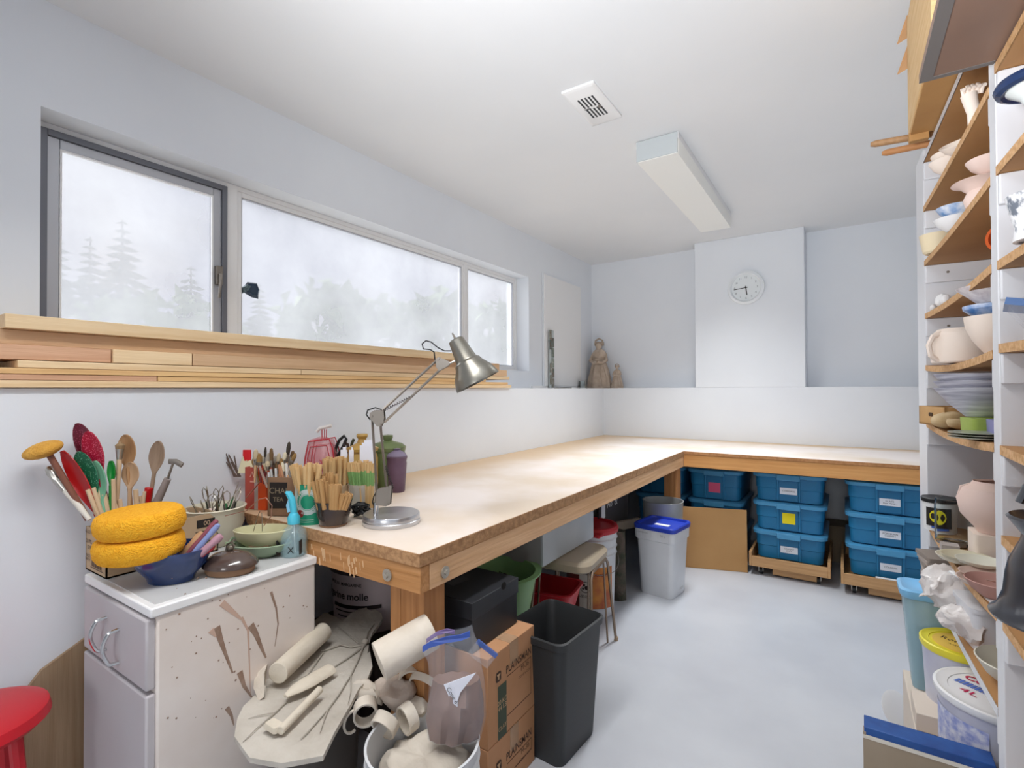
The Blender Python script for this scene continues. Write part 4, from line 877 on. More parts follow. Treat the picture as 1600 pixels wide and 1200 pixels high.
# green basin with wire tangle, on a red tub
GB = mat('basin green', '8DBB7E', .4); GBI = mat('basin inner', '6FA552', .4)
p = V((-1.22, 1.735, .245))
t = thing('storage_tub', 'white tub under the green basin, half hidden', 'tub', (-1.24, 1.74, 0)); G().rl([(.22, .22, 0, .04), (.24, .24, .235, .05), (.25, .25, .243, .05), (.23, .23, .243, .05), (.21, .21, .01, .04)]).obj('tub_body', PW, t)
t = thing('green_basin', 'light green flared plastic basin holding tangled wire', 'basin', p)
G().lathe([(0, 0), (.115, 0), (.12, .006), (.165, .235), (.185, .24), (.186, .246), (.160, .246), (.115, .008), (0, .008)], 48).obj('basin_body', GB, t)
r0 = random.Random(61); g = G()
for k in range(26):
    pts = []; a = r0.uniform(0, 6.28)
    for j in range(22): a += r0.uniform(.2, .7); rr = r0.uniform(.03, .125); pts.append((rr*cos(a), rr*sin(a), .13+r0.uniform(0, .115)*(1-rr/.2)))
    g.tube(pts, .0016, 4)
o = g.obj('wire_tangle', mat('dark wire', '3A362C', .6, metal=.3), loc=p, smooth=0); tag(o, 'dark tangled wire heaped in the green basin', 'wire', kind='stuff')
t = thing('red_tub', 'bright red plastic tub right of the green basin', 'tub', (-1.20, 2.155, .17), R(8))
G().rl([(.20, .16, 0, .03), (.26, .22, .115, .04), (.28, .24, .12, .045), (.28, .24, .127, .045), (.25, .21, .127, .04), (.19, .15, .01, .03)]).obj('tub_body', RED, t)
t = thing('white_pail', 'low white pail supporting the red tub behind the stool', 'pail', (-1.20, 2.155, 0)); G().lathe([(0, 0), (.10, 0), (.115, .155), (.12, .16), (.12, .168), (0, .168)], 32).obj('pail_body', PW, t)
# stool
t = thing('step_stool', 'small stool with tan padded seat and bent steel legs', 'stool', (-1.09, 2.17, 0), R(6))
G().rl([(.25, .31, .425, .05), (.27, .33, .435, .055), (.275, .335, .46, .06), (.25, .31, .475, .05)], n=5).obj('seat', mat('tan vinyl', 'A89A85', .4), t)
LEGM = mat('bronze steel', '8C7A6A', .35, metal=.8)
for yy2 in (-.12, .12):
    pass
for s1 in (-1, 1):
    pts = [(s1*.155, -.19, 0), (s1*.135, -.125, .40), (s1*.133, -.10, .425), (s1*.133, .10, .425), (s1*.135, .125, .40), (s1*.155, .19, 0)]
    G().tube(pts, .007, 8).obj('leg', LEGM, t)
    G().tube([(s1*.125, -.15, .0), (s1*.118, -.11, .42), (s1*.118, .11, .42), (s1*.125, .15, 0)], .005, 8).obj('leg_brace', LEGM, t)
    for e in (-.19, .19): G().cyl((s1*.155, e, 0), (s1*.157, e, .018), .010).obj('rubber_foot', mat('foot tan', 'A08A72', .6), t)
# hanging white drawer boxes on the stool
t = thing('laminate_box', 'white laminate box standing on the stool under the bench', 'box', (-1.20, 2.15, .478))
G().box(-.10, -.26, 0, .10, .26, .19).obj('drawer_body', mat('laminate grey', 'A9A8A6', .5), t, bevel=.002)
G().box(.10, -.262, -.0, .112, .262, .195).obj('drawer_front', mat('laminate', 'CBD2D6', .35, var='C2CACE', vs=5), t, bevel=.002)
# charcoal bucket with red lid
t = bucket('paint_bucket', 'white bucket with red lid, orange label and warning panel', 'bucket', (-1.205, 2.63, 0), .125, .145, .47, PW)
RL = mat('red lid', 'B5202C', .4)
G().lathe([(.153, .455), (.155, .472), (.147, .485), (.133, .487), (.129, .474), (0, .474)], 40).obj('lid', RL, t)
G().box(.06, -.165, .455, .125, -.10, .47).jitter(.002).obj('spout_tab', RL, t, bevel=.006)
RB = lambda z: .125+.02*z/.47+.0012
cylpatch(285, 350, .06, .28, RB(.17)+.004, 18).obj('orange_label', mat('label orange', 'C98332', .5, var='A5502C', vs=14), t)
cylpatch(215, 268, .06, .28, RB(.17)+.004, 14).obj('red_label', mat('label red', '8A4038', .5, var='71302A', vs=14), t)
cylpatch(268, 296, .04, .29, RB(.17)+.0048, 10).obj('warning_panel', mat('label white', 'C9C4BA', .5), t)
disc_on_cyl(282, .175, .030, RB(.17)+.0055, .0265).obj('warning_ring', INK, t)
disc_on_cyl(285, .172, .011, RB(.17)+.0055, 0).obj('printed_figure', INK, t); disc_on_cyl(279, .186, .007, RB(.17)+.0055, 0).obj('printed_figure', INK, t); disc_on_cyl(277, .166, .006, RB(.17)+.0055, 0).obj('printed_figure', INK, t)
wraptext('WARNING', .014, INK, t, RB(.17)+.0056, 282, .245); wraptext('KEEP AWAY\nFROM CHILDREN', .009, INK, t, RB(.17)+.0056, 282, .125); wraptext('CHARCOAL', .018, mat('dark red print', '6B1F1A', .6), t, RB(.17)+.0058, 318, .24)
G().tube([(.155*cos(R(a)), .155*sin(R(a)), .36-.18*sin(R(a+60)) if 0 else .345-.10*abs(sin(R((a-230)*.95)))) for a in range(235, 400, 8)], .0018, 6).obj('bail', STEELD, t)
# board with printed letters
t = thing('printed_board', 'dark board with white printed symbols leaning behind the red-lidded bucket', 'board', (-1.21, 3.0, .34))
G().box(-.01, -.24, 0, .0, .24, .37).obj('board_panel', mat('board dark', '3B3836', .6), t, bevel=.002)
text('A8', .07, mat('print white', 'C9C9C4', .6), t, (.0008, -.08, .20), FX); text('&', .08, mat('print white'), t, (.0008, .02, .20), FX); text('MT', .06, mat('print white'), t, (.0008, .12, .25), FX)
lab(G().box(0, -.205, .13, .001, -.15, .24).obj('paper_slip', WHITE, t, smooth=0), 'small white paper slip')
tag(G().box(-.2, -.14, 0, .02, .14, .335).obj('dark_crate', mat('dark crate'), loc=(-1.23, 3.05, 0), bevel=.004), 'dark crate on the floor under the printed board', 'crate')
# dark textured rolls between the buckets
BK2 = mat('bark texture', '5E5148', .9, var='3E4032', vs=22, bump=.8, bs=50)
for k, (x, y, r, h) in enumerate(((-1.13, 2.86, .045, .40), (-1.21, 2.84, .04, .33))): tag(G().cyl((0, 0, 0), (0, 0, h), r, r*.9, 14).jitter(.006, 30, k).obj('dark_roll', BK2, loc=(x, y, .001)), ('taller dark textured roll standing between the two white buckets', 'shorter dark textured roll between the two white buckets')[k], 'roll')
tag(G().box(0, -.15, 0, .03, .15, .05).obj('wood_offcut', mat('grey wood', '8A7F70', .8), loc=(-1.19, 3.05, .36)), 'grey wooden offcut beside the printed board', 'offcut').rotation_euler = (0, 0, R(-25))
# square white bucket
t = thing('square_bucket', 'square white bucket with bright blue lid on the floor', 'bucket', (-.945, 3.11, 0), R(-8))
G().rl([(.20, .20, 0, .03), (.205, .205, .01, .03), (.235, .235, .33, .03), (.25, .25, .335, .03), (.255, .255, .40, .03), (.24, .24, .405, .03)], n=6).obj('bucket_body', PW, t)
BLU = mat('blue lid', '2740B0', .35)
G().rl([(.262, .262, .395, .03), (.266, .266, .418, .03), (.256, .256, .425, .03), (.235, .235, .425, .03), (.23, .23, .412, .03)], n=6).obj('lid', BLU, t)
G().box(-.03, -.05, .4125, .06, -.015, .415).obj('lid_sticker', WHITE, t, smooth=0)
DIRT = mat('dirt print', '8F8E8A', .8)
for k in range(7): G().box(-.115+k*.034, -.1285, .345, -.113+k*.034, -.1265, .392).obj('rib', PW, t)
text('COMMERCIAL', .012, DIRT, t, (-.07, -.1285, .375), FY); text('20 L', .02, DIRT, t, (.06, -.1285, .372), FY)
text('2 HDPE', .02, DIRT, t, (.118, .0, .05), (pi/2-.045, 0, pi/2), sx=.8)
# clear bucket with stuff behind
t = bucket('clear_bucket', 'translucent round bucket holding odds and ends behind the blue-lidded one', 'bucket', (-1.02, 3.37, 0), .11, .13, .50, mat('cloudy plastic', 'A9ACAC', .3, alpha=.75), ribs=False)
for k in range(4): tag(G().ball((0, 0, 0), .03, 6).jitter(.012, 30, k).obj('white_scrap', PW, loc=(-1.02+rnd.uniform(-.06, .06), 3.37+rnd.uniform(-.06, .06), .44)), 'crumpled white scrap in the translucent bucket', 'scrap', 'scraps in the translucent bucket')
# cardboard sheet
o = G().box(0, -.006, 0, .445, 0, .415).obj('cardboard_sheet', mat('hardboard', 'B48A58', .7, var='AA804F', vs=3), loc=(-.985, 3.60, .001), bevel=.001)
o.rotation_euler = (R(-3), 0, R(17)); tag(o, 'large tan hardboard sheet leaning in front of the dark totes', 'board')
# totes
def tote(label, x, y, z, lm, note=None, txt=None, w_=.40, d_=.56, h_=.19, lid=True):
    t = thing('storage_tote', label, 'tote', (x, y, z), 0, 'blue storage totes under the back bench')
    k = (w_-.03, d_-.04)
    G().rl([(k[0]-.05, k[1]-.05, 0, .04), (k[0]-.02, k[1]-.02, .006, .045), (k[0]-.012, k[1]-.012, h_*.45, .045), (k[0]-.004, k[1]-.004, h_*.47, .045), (k[0], k[1], h_-.02, .045)], n=5).obj('tote_body', TEAL, t)
    yf = -k[1]/2
    for sx_ in (-1, 1): G().box(sx_*.062-.006, yf-.006, .01, sx_*.062+.006, yf+.02, h_-.02).obj('handle_rib', TEAL, t, bevel=.003)
    G().box(-.056, yf-.0015, .012, .056, yf+.02, h_-.03).obj('front_panel', mat('tote panel', '1E6C98', .4), t, bevel=.002)
    G().rl([(w_-.02, d_-.02, h_-.03, .05), (w_, d_, h_-.026, .055), (w_+.004, d_+.004, h_-.006, .055), (w_-.02, d_-.02, h_, .05)], n=5).obj('lid', TEALL, t)
    lt = G().box(-.068, -d_/2-.012, h_-.042, .068, -d_/2+.01, h_-.004).obj('latch', TEALL, t, bevel=.004)
    if note:
        c, w2, h2, xo = note; G().box(xo-w2/2, yf-.003, .055, xo+w2/2, yf-.0016, .055+h2).obj('paper_label', mat('note'+c, c, .6), t, smooth=0)
        if txt: text(txt, h2*.33, INK, t, (xo, yf-.0035, .055+h2/2), FY, sx=1)
    return t
WN = ('E4E6EC', .10, .042, 0)
for k, (nt_, tx, lb) in enumerate(((WN, 'GRANNY\nCLAY', 'bottom tote of the middle stack, resting on the caster dolly'), (('F2DD10', .075, .07, .0), None, 'middle tote with a yellow square note, centre stack'), (WN, 'COMFORTS', 'top tote of the middle stack with a torn white label'))):
    tote(lb, -.315, 4.03, .105+k*.192, None, nt_, tx, w_=.43)
for k, (tx, lb) in enumerate((('COLOURS', 'bottom tote of the right stack next to the shelves'), ('PORCELAIN\nCLIENTS', 'middle tote of the right stack labelled in two lines'), ('GLAZE\nRaw Mater.', 'top tote of the right stack, white label'))):
    tote(lb, .215, 3.98, .105+k*.192, None, WN, tx, w_=.44)
for k, (x, lb) in enumerate(((-.79, 'dark teal tote in shadow behind the hardboard, pink note'), (-1.19, 'dark teal tote in the corner under the bench, left of the pink-noted one'))):
    for j in range(3):
        tote(lb if j == 2 else ('tote hidden low behind the hardboard sheet, layer %s' % ('one' if j == 0 else 'two') if k == 0 else 'tote low in the bench corner, layer %s' % ('one' if j == 0 else 'two')), x, 4.10, .001+j*.22, None, ('D9587C', .08, .07, 0) if (j == 2 and k == 0) else None, h_=.218, w_=.38)
def dolly(label, x, y, w_):
    t = thing('dolly', label, 'dolly', (x, y, 0)); d2 = .31; OK = wood('dolly pine', 'C89E6E', 'B2875A', 'x')
    G().box(-w_/2, -d2, .055, w_/2, d2, .07).obj('deck', OK, t)
    for a in ((-w_/2, -d2-.018, .06, w_/2, -d2, .125), (-w_/2, d2, .06, w_/2, d2+.018, .125)): G().box(*a).obj('rail', OK, t, bevel=.002)
    for a in ((-w_/2-.016, -d2-.018, .06, -w_/2, d2+.018, .155), (w_/2, -d2-.018, .06, w_/2+.016, d2+.018, .155)): G().box(*a).obj('rail', OK, t, bevel=.002)
    G().box(-w_/2+.12, -d2+.02, .012, w_/2-.06, -d2+.04, .055).obj('lower_rail', OK, t, bevel=.002)
    for sx_ in (-1, 1):
        for sy_ in (-1, 1):
            cx_, cy_ = sx_*(w_/2-.05), sy_*(d2-.04)
            c = G().cyl((cx_-.009, cy_, .022), (cx_+.009, cy_, .022), .022, n=20).obj('caster_wheel', BLACK, t)
            G().box(cx_-.014, cy_-.015, .02, cx_-.011, cy_+.02, .055).box(cx_+.011, cy_-.015, .02, cx_+.014, cy_+.02, .055).obj('caster_fork', STEEL, c)
dolly('pine caster dolly under the middle tote stack', -.315, 4.03, .43); dolly('pine caster dolly under the right tote stack', .215, 3.98, .46)
tag(G().box(0, 0, 0, .2, .02, .004).obj('paper_sheet', WHITE, loc=(.14, 3.657, .1265)), 'white paper strip on the front rail of the right dolly', 'paper')
tag(G().lathe([(0, 0), (.10, 0), (.115, .25), (.12, .26), (0, .265)], 24).obj('shadow_bucket', mat('shadow bucket', '8A7B66', .7), loc=(-.06, 4.38, .001)), 'brownish bucket in shadow between the two tote stacks', 'bucket')

# ================================================================== clay pile in the foreground
tag(G().rl([(.16, .16, 0, .03), (.18, .18, .37, .03), (.19, .19, .385, .03)]).obj('clay_tub', mat('tub dark', '4B4743', .7), loc=(-1.255, .90, 0)), 'dark tub beneath the clay leaf slab, mostly out of view', 'tub')
ZS = .415
outline = [(505, 960), (512, 956), (518, 964), (527, 969), (536, 973), (548, 962), (560, 952), (562, 945), (570, 945), (574, 955), (580, 957), (586, 954), (596, 958), (598, 968), (591, 980), (583, 988), (572, 999), (578, 1015), (582, 1045), (574, 1062), (560, 1080), (545, 1102), (533, 1125), (522, 1150), (505, 1180), (440, 1190), (390, 1180), (366, 1150), (371, 1122), (380, 1105), (392, 1090), (402, 1080), (407, 1062), (400, 1045), (412, 1035), (440, 1010), (470, 985), (490, 968)]
def slab(z): return [at(x, y, 'z', z) for x, y in outline]
o3 = slab(ZS); cc = at(500, 1060, 'z', ZS)
g = G(); rings = []
base = [V(q) for q in o3]; N_ = len(base)
for k, f_ in enumerate((1.0, .95, .86, .72, .55, .36, .18, .04)):
    if k: 
        for _ in range(2+2*k): base = [(base[i-1]+base[i]*2+base[(i+1) % N_])/4 for i in range(N_)]
    r_ = []
    for q in base:
        p = V(cc.lerp(q, f_)); p.z = ZS+.012*noise.noise(p*6)+(.010*noise.noise(p*30) if f_ > .9 else 0)+(.03*(f_-.9) if f_ > .9 else 0); r_.append(p-cc)
    rings.append(r_)
low = [V((p.x, p.y, p.z-.012)) for p in rings[0]]
g.loft([[V((p.x*.2, p.y*.2, p.z*.2-.02)) for p in low], low] + rings)
LEAFC = mat('leaf clay', 'C6C0B6', .9, var='B2ABA0', vs=7, bump=.4, bs=40)
t = thing('clay_leaf_slab', 'large grey clay leaf slab with raised veins in front of the bench', 'clay slab', cc)
sl = g.obj('leaf_slab', LEAFC, t, smooth=60)
VE = mat('vein clay', 'A9A297', .9)
for pts, r_ in ((((570, 1002), (548, 1006), (532, 1003), (515, 1009), (503, 1013)), .005), (((570, 1003), (545, 1022), (520, 1038)), .005), (((568, 1004), (560, 1025), (548, 1052), (530, 1078), (512, 1102), (484, 1136), (470, 1150)), .0045), (((548, 1052), (548, 1075), (544, 1092)), .003), (((513, 1100), (506, 1120), (500, 1140)), .003), (((450, 1088), (430, 1108), (400, 1132), (380, 1150)), .003), (((505, 1015), (480, 1048), (455, 1058)), .0025), (((570, 1002), (575, 985), (585, 972)), .004), (((560, 1000), (540, 985), (525, 975)), .003), (((430, 1108), (402, 1112), (388, 1116)), .002)):
    q = [at(x, y, 'z', ZS+.012)-cc for x, y in pts]; q = [V((p.x, p.y, .003+.012*noise.noise((p+cc)*6)+.002)) for p in q]
    G().tube(q, r_*.75, 6, taper=lambda u_: 1-.6*u_).obj('vein', VE, t)
G().ball(at(571, 1002, 'z', ZS+.01)-cc, .010, 8).obj('stem_knot', VE, t)
# white bent leaf edge
def roll(label, pa, pb_, r, z0, z1, m=CLAYL, hollow=None, name='clay_roll', cat='clay roll'):
    a = at(*pa, 'z', z0); b = at(*pb_, 'z', z1); o = G()
    if hollow: o.pipe((0, 0, 0), b-a, r, r*hollow, 24)
    else: o.cyl((0, 0, 0), b-a, r, n=28)
    o.jitter(r*.05, 12, r*100); o = o.obj(name, m, loc=a, bevel=.0015); return tag(o, label, cat)
roll('ribbed pale clay roll lying on the left of the leaf slab', (434, 1052), (505, 987), .029, ZS+.04, ZS+.045, hollow=.55)
roll('thick white clay cylinder lying across the bucket, beside the leaf slab', (592, 1034), (674, 986), .050, .53, .575, m=mat('white clay', 'DCD3C6', .85, var='CFC5B6', vs=10, bump=.25, bs=40))
a = at(445, 1086, 'z', ZS+.03)
def shell(label, pts, wd, z, m=CLAYL, th=.004, name='clay_shell'):
    p0 = at(*pts[0], 'z', z); q = [at(x, y, 'z', z)-p0 for x, y in pts]; g = G(); rings = []
    for i, p in enumerate(q):
        tdir = (q[min(i+1, len(q)-1)]-q[max(i-1, 0)]).normalized(); sd = tdir.cross(V((0, 0, 1))); f_ = [.3, .8, 1, 1, .95][min(i, 4)]
        rings.append([p+sd*wd*f_*cos(a_)+V((0, 0, wd*.55*f_*sin(a_))) for a_ in [pi*k/8 for k in range(9)]]+[p+sd*(wd*f_-th)*cos(a_)+V((0, 0, wd*.55*f_*sin(a_)-th)) for a_ in [pi*k/8 for k in range(8, -1, -1)]])
    g.loft(rings); return tag(g.obj(name, m, loc=p0), label, 'clay piece')
shell('pointed pale clay shell lying across the leaf slab', [(446, 1088), (462, 1078), (480, 1068), (500, 1056), (517, 1046)], .026, ZS+.018)
o = roll('long square clay strip lying on the leaf slab', (438, 1142), (500, 1077), .010, ZS+.02, ZS+.025, m=CLAYL, name='clay_strip', cat='clay strip')
g = G().loft([[at(x, y, 'z', z)-at(410, 1060, 'z', .42) for x, y, z in q] for q in (((408, 1030, .43), (398, 1050, .43), (396, 1075, .42), (404, 1095, .41), (412, 1085, .41)), ((418, 1036, .45), (413, 1052, .46), (415, 1072, .44), (414, 1088, .42), (413, 1090, .42)))])
tag(g.obj('curled_clay', mat('white clay'), loc=at(410, 1060, 'z', .42)), 'thin white curled clay scrap below the left clay roll', 'clay piece')
tag(G().rl([(.05, .03, 0, .006), (.045, .028, .012, .006)]).jitter(.003, 40).obj('clay_chunk', CLAYL, loc=at(428, 1138, 'z', ZS+.012)), 'flat clay chunk at the lower left of the leaf slab', 'clay piece')
# white bucket full of scraps
pbk = V((-.885, .935, 0)); 
t = bucket('white_bucket', 'round white bucket heaped with clay scraps at the lower centre', 'bucket', pbk, .125, .138, .37, PW)
tag(G().ball((0, 0, 0), .118, 16, (1, 1, .55)).jitter(.02, 14, 5).jitter(.012, 40, 6).obj('clay_heap', CLAY, loc=pbk+V((0, 0, .285)), smooth=60), 'heap of broken dry clay filling the round white bucket', 'clay', kind='stuff')
def crumple(label, px, py, z, r, sc3, m, seed, name='clay_scrap'):
    o = G().ball((0, 0, 0), r, 12, sc3).jitter(r*.5, 3/r*.35, seed).jitter(r*.12, 60, seed).obj(name, m, loc=at(px, py, 'z', z), smooth=50); return tag(o, label, 'clay scrap')
crumple('crumpled greyish clay scrap below the white cylinder, left', 575, 1082, .40, .045, (1.3, .8, .5), CLAY, 1)
crumple('crumpled clay scrap in the middle of the bucket heap', 615, 1078, .40, .055, (1.3, .9, .6), mat('grey pink clay', 'C2B5A9', .9, var='AFA195', vs=9, bump=.3, bs=50), 2)
crumple('folded clay scrap hanging below the white cylinder', 612, 1055, .42, .035, (.6, .8, 1.3), CLAYL, 3)
crumple('lower clay scrap between the clay rings', 640, 1100, .37, .05, (1.3, .8, .5), CLAY, 4)
def ring(label, px, py, z, r, tilt, rz, arc=(0, 360), wd=.03, sy=1.3):
    g = G(); n_ = 30; rings = []
    for k in range(n_+1):
        a = R(arc[0]+(arc[1]-arc[0])*k/n_); c = V((r*cos(a), 0, r*sy*sin(a))); o_ = V((cos(a), 0, sin(a)))
        rings.append([c+V((0, -wd/2, 0)), c+V((0, wd/2, 0)), c+o_*.006+V((0, wd/2, 0)), c+o_*.006+V((0, -wd/2, 0))])
    o = g.loft(rings).obj('clay_ring', mat('white clay'), loc=at(px, py, 'z', z), bevel=.001); o.rotation_euler = (R(tilt), 0, R(rz)); return tag(o, label, 'clay ring')
ring('upright clay hoop, left of the three in the bucket front', 571, 1112, .38, .026, 15, 50)
ring('curled clay hoop, central of the three in the bucket front', 602, 1132, .37, .027, 30, 10)
ring('upright clay hoop nearest the plastic bag', 637, 1122, .37, .026, 10, -10)
ring('wide ribbed half-curl of clay beside the plastic bag', 645, 1052, .43, .033, 20, 40, (10, 230), .055, 1)
ring('round clay hoop under the ribbed half-curl', 663, 1068, .42, .037, 35, 10, (0, 330), .02, 1)
ring('thin clay hoop edge at the left rim of the bucket', 550, 1128, .36, .018, 10, 70, (60, 300), .006, 1.6)
# ziplock bag
D_ = dep(at(705, 1110, 'z', .40)); D_ = 1.27; pz = atd(708, 1140, D_); q = D_/F
t = thing('zip_bag', 'clear zip bag with blue seal standing in the scrap bucket', 'bag', pz, CR)
def bl(x, y): return ((x-708)*q, (1140-y)*q)
prof = [((668, 750), 1150, 22), ((664, 760), 1120, 30), ((668, 760), 1090, 30), ((672, 757), 1060, 24), ((668, 752), 1035, 18), ((661, 749), 1012, 10), ((668, 743), 998, 5), ((683, 737), 984, 2)]
rings = []
for (x0, x1), y, th in prof:
    a, z = bl(x0, y); b, _ = bl(x1, y); n_ = 28
    rings.append([((a+b)/2+(b-a)/2*cos(2*pi*k/n_), th*q*sin(2*pi*k/n_)*(1+.15*sin(k*2.1+y*.05)), z+ (6*q*cos(2*pi*k/n_)*(y < 1020))) for k in range(n_)])
FILM = film('bag film', 'E3E6EE', .13, .1)
G().loft(rings, True, False).jitter(.004, 28).obj('bag_film', FILM, t)
r2 = [rings[0], rings[1], rings[2], [(x*.93, y*.9, z) for x, y, z in rings[3]]]
G().loft([[(x*.94, y*.9, z) for x, y, z in r_] for r_ in r2]).jitter(.006, 22).obj('clay_inside', mat('brown clay inside', '8B6F63', .6, var='75594E', vs=14, coat=.3), t)
def strip(pts, wd, name, m, dy=0):
    g = G(); pp_ = [bl(*p) for p in pts]
    g.loft([[(x, -.030-dy+.012*abs(i/len(pp_)-.5), z-wd*q/2) for i, (x, z) in enumerate(pp_)]+[(x, -.030-dy+.012*abs(i/len(pp_)-.5), z+wd*q/2) for i, (x, z) in list(enumerate(pp_))[::-1]], [(x, -.026-dy+.012*abs(i/len(pp_)-.5), z-wd*q/2) for i, (x, z) in enumerate(pp_)]+[(x, -.026-dy+.012*abs(i/len(pp_)-.5), z+wd*q/2) for i, (x, z) in list(enumerate(pp_))[::-1]]])
    return g.obj(name, m, t, smooth=0)
strip([(663, 1008), (675, 1000), (700, 992), (722, 989), (736, 984)], 9, 'blue_seal', film('blue seal', '3D5FB8', .85, .3))
strip([(668, 998), (685, 986), (700, 981), (712, 984)], 6, 'purple_seal', film('purple seal', '8E78B4', .6, .3), -.01)
g = G(); tri = [bl(*p) for p in ((697, 1056), (746, 1038), (722, 1068), (718, 1080), (718, 1090), (708, 1082))]
g.loft([[(x, -.040, z) for x, z in tri], [(x, -.0385, z) for x, z in tri]]).obj('paper_tag', mat('paper'), t, smooth=0)
text('Cone 6', 9*q, INK, t, (*[bl(710, 1072)[0]], -.041, bl(710, 1072)[1]), (pi/2, R(60), 0))
t2 = thing('zip_bag', 'second clear zip bag flap with blue seal hanging right onto the carton', 'bag', atd(758, 1020, 1.34), CR); t2.rotation_euler = (0, R(38), CR)
G().box(-.035, 0, -.03, .03, .006, .005).obj('bag_film', FILM, t2); G().box(-.035, -.001, .005, .03, .007, .016).obj('blue_seal', film('blue seal2', '4568B4', .8, .3), t2)

# ================================================================== shelving unit on the right
UX, UY, UA = .235, 2.25, R(1.57)
U = M.Translation((UX, UY, 0)) @ M.Rotation(UA, 4, 'Z')
t = thing('shelving_unit', 'white painted shelving unit with sagging particle board shelves', 'shelving', (UX, UY, 0), UA)
SW = mat('shelf white', 'DCDDE1', .4); DPT = .33
PN = mat('panel grey white', 'C9C6C8', .5)
ys = [(0, .165), (-.868, -.822), (-1.75, -1.705)]
for k, (a, b) in enumerate(ys): G().box(0, a, 0, DPT, b, 2.07 if k == 0 else 2.12).obj('upright', SW, t, bevel=.002)
Z1 = [2.02, 1.851, 1.662, 1.479, 1.300, 1.106, .757, .560]; Z2 = [1.872, 1.666, 1.476, 1.309, 1.106, .927, .757, .40]
def shelf(y0, y1, z, sag, m_edge, name='shelf'):
    n_ = 14; rings = []
    for k in range(n_+1):
        y = y0+(y1-y0)*k/n_; zz = z-sag*4*(k/n_)*(1-k/n_); rings.append([(0, y, zz), (DPT-.01, y, zz), (DPT-.01, y, zz+.018), (0, y, zz+.018)])
    s1 = G().loft(rings).obj(name, PBU, t)
    e = G().loft([[(-.001, p[0][1], p[0][2]), (.0015, p[0][1], p[0][2]), (.0015, p[0][1], p[3][2]), (-.001, p[0][1], p[3][2])] for p in rings]).obj('shelf_edge', m_edge, s1)
    return s1
def cleats(z, bay):
    y0, y1 = ((-.822, 0), (-1.705, -.868))[bay]
    for y, sg in ((y1, -1), (y0, 1)):
        c = G().box(0.001, y, z-.062, DPT-.02, y+sg*.014, z-.001).obj('cleat', SW, t, bevel=.003)
        for xx in (.06, .17): G().cyl((xx, y+sg*.0138, z-.03), (xx, y+sg*.0155, z-.03), .0045, n=10).obj('screw', STEELD, c)
for i, z in enumerate(Z1):
    shelf(-.822, 0, z, (0, .004, .006, .010, .014, .014, .018, .006)[i], SW if i in (0, 7) else PB); cleats(z, 0)
for i, z in enumerate(Z2): shelf(-1.705, -.868, z, .006, PB); cleats(z, 1)
G().box(DPT-.008, -1.705, .1, DPT, .0, 2.05).obj('back_panel', PN, t, smooth=0)
def up(px, py, yl, z=None):
    """point on the unit at world depth line y (local y), seen at px"""
    r = ray(px, py); return EYE + r*((UY+yl)/r.y)
def ulevel(i, bay=0, sag=.0): return (Z1 if bay == 0 else Z2)[i]+.0185-sag
def on(px, yl, z):
    r = ray(px, 600); k = (UY+yl)/r.y; return V((r.x*k, UY+yl, z))
# --- top: big wooden box, painted board, sticks
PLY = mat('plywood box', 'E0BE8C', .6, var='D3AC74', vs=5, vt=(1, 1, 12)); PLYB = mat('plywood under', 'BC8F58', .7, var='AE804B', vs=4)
t3 = thing('wooden_box', 'tall pale plywood box standing on the far top shelf', 'box', (.179, 1.54, 2.045))
G().box(0, 0, .006, .30, .52, .38).obj('box_body', PLY, t3, bevel=.002)
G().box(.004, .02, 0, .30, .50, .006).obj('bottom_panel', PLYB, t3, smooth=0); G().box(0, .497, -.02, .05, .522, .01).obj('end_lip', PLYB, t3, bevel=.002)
for zz in (.23, .33): G().loft([[(0, .52, zz), (0, .545, zz+.03), (0, .52, zz+.07)], [(.01, .52, zz), (-.025, .55, zz+.0), (.01, .52, zz+.07)]]).obj('torn_flap', CARD, t3, smooth=0)
pb3 = tag(G().box(.0, .0, 0, .36, .63, .018).obj('painted_board', mat('dark board under', '8E7262', .5, var='7D6456', vs=3), loc=(.139, .75, 1.8925), bevel=.001), 'brown painted board projecting over the nearest top shelf', 'board')
G().box(0, 0, -.0012, .022, .63, 0).box(.022, .617, -.0012, .118, .63, 0).obj('grey_border', mat('grey border', '6E6A68', .6), pb3, smooth=0)
for k, (xa, ya, xb, yb_, zz, lb) in enumerate(((1360, 226, 1450, 211, 2.10, 'upper rounded wooden slat poking out left of the shelves'), (1378, 240, 1440, 232, 2.16, 'lower wooden slat poking out left of the shelves'))):
    a = at(xa, ya, 'y', zz); b = at(xb, yb_, 'y', zz); b = a+(b-a).normalized()*.27; b.z = max(b.z, 2.052); a.z = max(a.z, 2.05); o = G().tube([(0, 0, 0), (b-a)*.05, (b-a)*.5, b-a], .012, 12, flat=.9, taper=lambda u_: .6+.4*min(1, u_*8)).obj('wooden_stick', OAKZ if k == 0 else mat('slat orange', 'B98252', .6), loc=a); tag(o, lb.replace('slat', 'stick'), 'stick')
